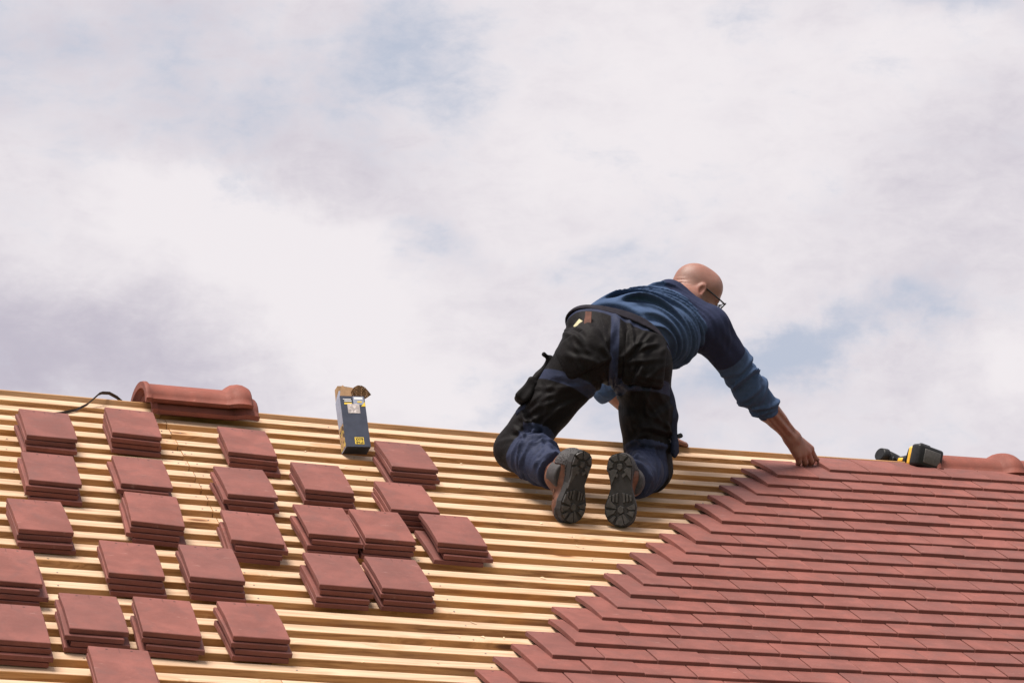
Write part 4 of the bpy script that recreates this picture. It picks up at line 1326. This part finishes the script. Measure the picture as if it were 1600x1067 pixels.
tube(bm, [(.286, -.150, .435), (.291, -.140, .40), (.293, -.132, .36), (.290, -.135, .325)], [.006, .008, .008, .006], 8)
link('mesh_trim', to_mesh('mesh_trim', bm), MATS['mesh_cloth'], trs)
# folding rule and tool handle stuck in the back pocket
tool = empty('pocket_tool', MB_ @ Matrix.Translation((.012, -.292, .522)) @ Matrix.Rotation(.10, 4, 'Y') @ Matrix.Rotation(R(-8), 4, 'X'), 'red brown wooden tool handle stuck upright in the back trouser pocket', 'tool')
bm = bmesh.new()
prism(bm, [(-.013, -.008), (.013, -.008), (.015, .002), (.009, .009), (-.009, .009), (-.015, .002)], -.06, .024, 0, None, .004)
link('handle', to_mesh('handle', bm), MATS['tool_wood'], tool)
rule = link('folding_rule', box_mesh('folding_rule', (-.017, -.006, -.06), (.017, .006, .010), .0015, 1), MATS['rule_wood'], None,
            MB_ @ Matrix.Translation((-.020, -.272, .506)) @ Matrix.Rotation(-.9, 4, 'Y') @ Matrix.Rotation(R(-20), 4, 'X'))
tag(rule, 'pale folding rule beside the wooden handle in the back pocket', 'ruler')

# --- glasses
gl = empty('glasses_frame', Matrix.Identity(4))
gl.parent = man; gl.name = 'glasses'
def hv(r_, f, u): return Vector(hp(r_, f, u).tolist())
bm = bmesh.new()
for s_ in (1, -1):
    tube(bm, [hv(s_ * .066, -.022, -.012), hv(s_ * .071, -.006, .004), hv(s_ * .070, .030, .002), hv(s_ * .068, .080, -.001), hv(s_ * .064, .104, -.003)], [.0034, .0030, .0026, .0028, .0034], 8)
    rim = [(.010, .106, .004), (.030, .107, .006), (.052, .106, .005), (.064, .103, .000), (.063, .100, -.016), (.054, .099, -.029), (.030, .099, -.033), (.014, .100, -.026), (.009, .104, -.010), (.010, .106, .004)]
    tube(bm, [hv(s_ * a, b, c) for a, b, c in rim], .0026, 8)
tube(bm, [hv(.010, .106, -.002), hv(0, .110, .000), hv(-.010, .106, -.002)], .0022, 8)
link('frame', to_mesh('frame', bm), MATS['glasses_black'], gl)
for s_ in (1, -1):
    bm = bmesh.new()
    f = bm.faces.new([bm.verts.new(hv(s_ * a, b - .001, c)) for a, b, c in rim[:-1]])
    bmesh.ops.triangulate(bm, faces=[f])
    bmesh.ops.solidify(bm, geom=list(bm.faces), thickness=.0012)
    link('lens', to_mesh('lens', bm), MATS['lens'], gl)

# --- boots
def sole_outline(scale=1.0, n_=40, mirror=1):
    prof_l = [(0, .0), (.006, .020), (.018, .031), (.045, .036), (.085, .033), (.115, .031), (.150, .038), (.178, .044), (.205, .042), (.228, .032), (.242, .018), (.248, .0)]
    prof_r = [(0, .0), (.006, .020), (.018, .031), (.045, .036), (.085, .029), (.115, .026), (.150, .036), (.178, .045), (.205, .045), (.228, .036), (.242, .021), (.248, .0)]
    L_ = [(x * mirror, y) for y, x in prof_r] + [(-x * mirror, y) for y, x in prof_l[1:-1][::-1]]
    if mirror < 0: L_ = L_[::-1]
    c = (0, .125)
    return [((x - c[0]) * scale * 1.20 + c[0], (y - c[1]) * scale + c[1]) for x, y in L_]
def ray_out(outl, c, ang):
    dx, dy = math.cos(ang), math.sin(ang)
    best = .2
    for i in range(len(outl)):
        (x1, y1), (x2, y2) = outl[i], outl[(i + 1) % len(outl)]
        ex, ey = x2 - x1, y2 - y1
        den = dx * ey - dy * ex
        if abs(den) < 1e-9: continue
        t = ((x1 - c[0]) * ey - (y1 - c[1]) * ex) / den
        q = ((x1 - c[0]) * dy - (y1 - c[1]) * dx) / den
        if t > 0 and -1e-6 <= q <= 1 + 1e-6: best = min(best, t)
    return best
BOOTM = []
def boot(heel, toe, outward, ank, mirror, name='boot'):
    heel = V3(*heel); toe = V3(*toe)
    y_ = unit(toe - heel); z_ = -V3(*outward); z_ = unit(z_ - y_ * (z_ @ y_)); x_ = np.cross(y_, z_)
    Ml = Matrix([[float(x_[i]), float(y_[i]), float(z_[i]), float(heel[i])] for i in range(3)] + [[0, 0, 0, 1]])
    root = link(name, None, None, man, Ml)
    BOOTM.append(Ml)
    outl = sole_outline(1.0, mirror=mirror)
    bm_ = bmesh.new()
    prism(bm_, outl, 0.004, .026, 0, None, -.001)
    bmesh.ops.recalc_face_normals(bm_, faces=list(bm_.faces))
    so = link('sole', to_mesh('sole', bm_), MATS['sole_rubber'], root)
    lug = bmesh.new()
    def sector(c, a0, a1, r0, fo, z=-.0015):
        pts = []
        for i in range(4):
            a = a0 + (a1 - a0) * i / 3
            pts.append((c[0] + math.cos(a) * ray_out(outl, c, a) * fo, c[1] + math.sin(a) * ray_out(outl, c, a) * fo))
        for i in range(3):
            a = a1 + (a0 - a1) * i / 2
            pts.append((c[0] + math.cos(a) * r0(a), c[1] + math.sin(a) * r0(a)))
        prism(lug, pts, .005, z, 0, None, .0022)
    def clampy(pts, lo, hi): return [(x, min(max(y, lo), hi)) for x, y in pts]
    # forefoot: hexagon with a star of lugs round it
    c = (0, .192)
    prism(lug, [(c[0] + .013 * math.cos(t), c[1] + .016 * math.sin(t)) for t in [i * math.pi / 3 + .5 for i in range(6)]], .005, -.0015, 0, None, .003)
    n_ = 9
    for i in range(n_):
        a0 = -math.pi * .36 + (2 * math.pi - .56) * i / n_; a1 = a0 + (2 * math.pi - .56) / n_ - .13
        mid = (a0 + a1) / 2
        if math.sin(mid) < -.72: continue
        sector(c, a0 + .03 + .10 * math.sin(i * 2.7), a1 + .08 * math.sin(i * 1.9 + 1), lambda a: .020 + .007 * math.sin(3 * a + 1), .95)
    for s_ in (-1, 1):
        for j in range(3):
            x0 = s_ * (.007 + j * .0115)
            prism(lug, [(x0, .134 + j * .004), (x0 + s_ * .0085, .136 + j * .004), (x0 + s_ * .0095, .166 - j * .002), (x0 + s_ * .002, .170 - j * .002)][::s_], .005, -.0015, 0, None, .002)
    # heel: horseshoe lugs and chevrons
    c = (0, .044)
    n_ = 7
    for i in range(n_):
        a0 = 2 * math.pi * i / n_ + .2; a1 = a0 + 2 * math.pi / n_ - .17
        mid = (a0 + a1) / 2
        if math.sin(mid) > .80: continue
        sector(c, a0, a1, lambda a: .019 + .004 * math.cos(2 * a), .95)
    prism(lug, [(-.010, .036), (.010, .036), (.012, .052), (0, .062), (-.012, .052)], .005, -.0015, 0, None, .003)
    for s_ in (-1, 1):
        prism(lug, [(s_ * .004, .074), (s_ * .026, .060), (s_ * .028, .070), (s_ * .008, .086)][::s_], .005, -.0010, 0, None, .002)
    bmesh.ops.recalc_face_normals(lug, faces=list(lug.faces))
    tr_ = link('tread', to_mesh('tread', lug), MATS['lug_rubber'], so)
    tag(tr_, kind='stuff')
    # upper
    Rm = np.stack([x_, y_, z_])
    al = (V3(*ank) - heel) @ Rm.T
    def up(P):
        d_ = ell(P, (0, .190, .044), (.050, .058, .038))
        d_ = smin(d_, cone(P, (0, .180, .044), (0, .095, .075), .038, .040), .02)
        d_ = smin(d_, ell(P, (0, .045, .050), (.042, .044, .052)), .025)
        d_ = smin(d_, cone(P, (0, .060, .070), tuple(al + unit(al - V3(0, .05, .03)) * .01), .043, .047), .03)
        d_ = smax(d_, .022 - P[:, 2], .004)
        d_ = d_ + .0016 * wob(P, 55, 81)
        # tongue gap and stitched panels
        gap = np.clip(1 - np.abs(P[:, 0]) / .013, 0, 1) * np.clip((P[:, 1] - .075) / .02, 0, 1) * np.clip((.160 - P[:, 1]) / .02, 0, 1)
        return d_ + .004 * gap
    o_ = sdf_mesh('upper', up, (-.08, -.03, .0), (.08, .27, .20), .0036, 'boot_leather', root)
    def rand_(P):
        d_ = up(P)
        reg = np.minimum(P[:, 2] - .036 - .012 * np.clip((P[:, 1] - .20) / .03, 0, 1), .30)
        heelc = smax(P[:, 1] - .062, P[:, 2] - .085, .01)
        return smax(np.abs(d_ - .0012) - .0016, np.minimum(reg, heelc), .002)
    sdf_mesh('toe_rand', rand_, (-.08, -.03, .0), (.08, .27, .13), .0032, 'boot_grey', root)
    def collar(P):
        d_ = cone(P, tuple(al + V3(0, .0, -.030)), tuple(al + V3(0, 0, .01)), .050, .052)
        return smax(smax(d_, np.abs(P[:, 2] - al[2] + .010) - .026, .006), -(P[:, 2] - .05), .004)
    sdf_mesh('collar', collar, al - .09, al + .09, .004, 'boot_grey', root)
    lb = bmesh.new()
    for j in range(5):
        y0 = .095 + j * .015
        zt = .116 - (y0 - .095) * .42
        tube(lb, [(-.022, y0, zt - .010), (0, y0 + .005, zt + .004), (.022, y0 + .010, zt - .012)], .0020, 6)
    link('lace', to_mesh('lace', lb), MATS['lace'], root)
    return root
b1 = boot((-.005, -.446, .026), (-.052, -.392, -.196), (.60, -.78, -.10), J['lank'], 1)
b1['label'] = 'boot with brown leather side and loose lace showing'
b2 = boot((.112, -.387, .032), (.116, -.345, -.205), (-.16, -.95, -.12), J['rank'], -1)
bm = bmesh.new()
loop = [(-.100, -.385, -.075), (-.108, -.392, -.095), (-.113, -.392, -.118), (-.106, -.392, -.138), (-.094, -.392, -.142), (-.086, -.390, -.125), (-.088, -.388, -.098), (-.092, -.382, -.078)]
tube(bm, loop, .0019, 6)
link('loose_lace', to_mesh('loose_lace', bm), MATS['lace'], b1, BOOTM[0].inverted())

# --- wood shavings and splinters left on the battens
r_ = random.Random(5)
bm = bmesh.new()
for i in range(46):
    u = r_.uniform(-2.9, -.2); row = r_.randrange(2, 21)
    v = .176 - .1 * row + r_.uniform(.004, .040)
    if u > -(row - 3) / 2 * STEP * .98 - .25 and row > 2: continue
    if any(su - .03 < u < su + .2 and sv - .03 < v < sv + .28 for su, sv, _, _ in STACKS): continue
    M_ = roof_matrix(u, v, NB + .0006, r_.uniform(0, 6.28))
    L_ = r_.uniform(.008, .022); w_ = r_.uniform(.0008, .0022); cv = r_.uniform(.0, .006)
    p_ = [Vector((L_ * (t - .5), cv * math.sin(t * 3.1), .0012 + .004 * math.sin(t * 3.1) * r_.random())) for t in (0, .33, .66, 1)]
    a = [bm.verts.new(M_ @ (q + Vector((0, w_, 0)))) for q in p_]; b = [bm.verts.new(M_ @ (q - Vector((0, w_, .0005)))) for q in p_]
    for j in range(3): bm.faces.new((b[j], b[j + 1], a[j + 1], a[j]))
plain('shaving', (.62, .47, .30), .8, .15, 60, 0)
tag(link('wood_shavings', to_mesh('wood_shavings', bm), MATS['shaving']), 'pale wood shavings scattered on the battens', 'shavings', None, 'stuff')
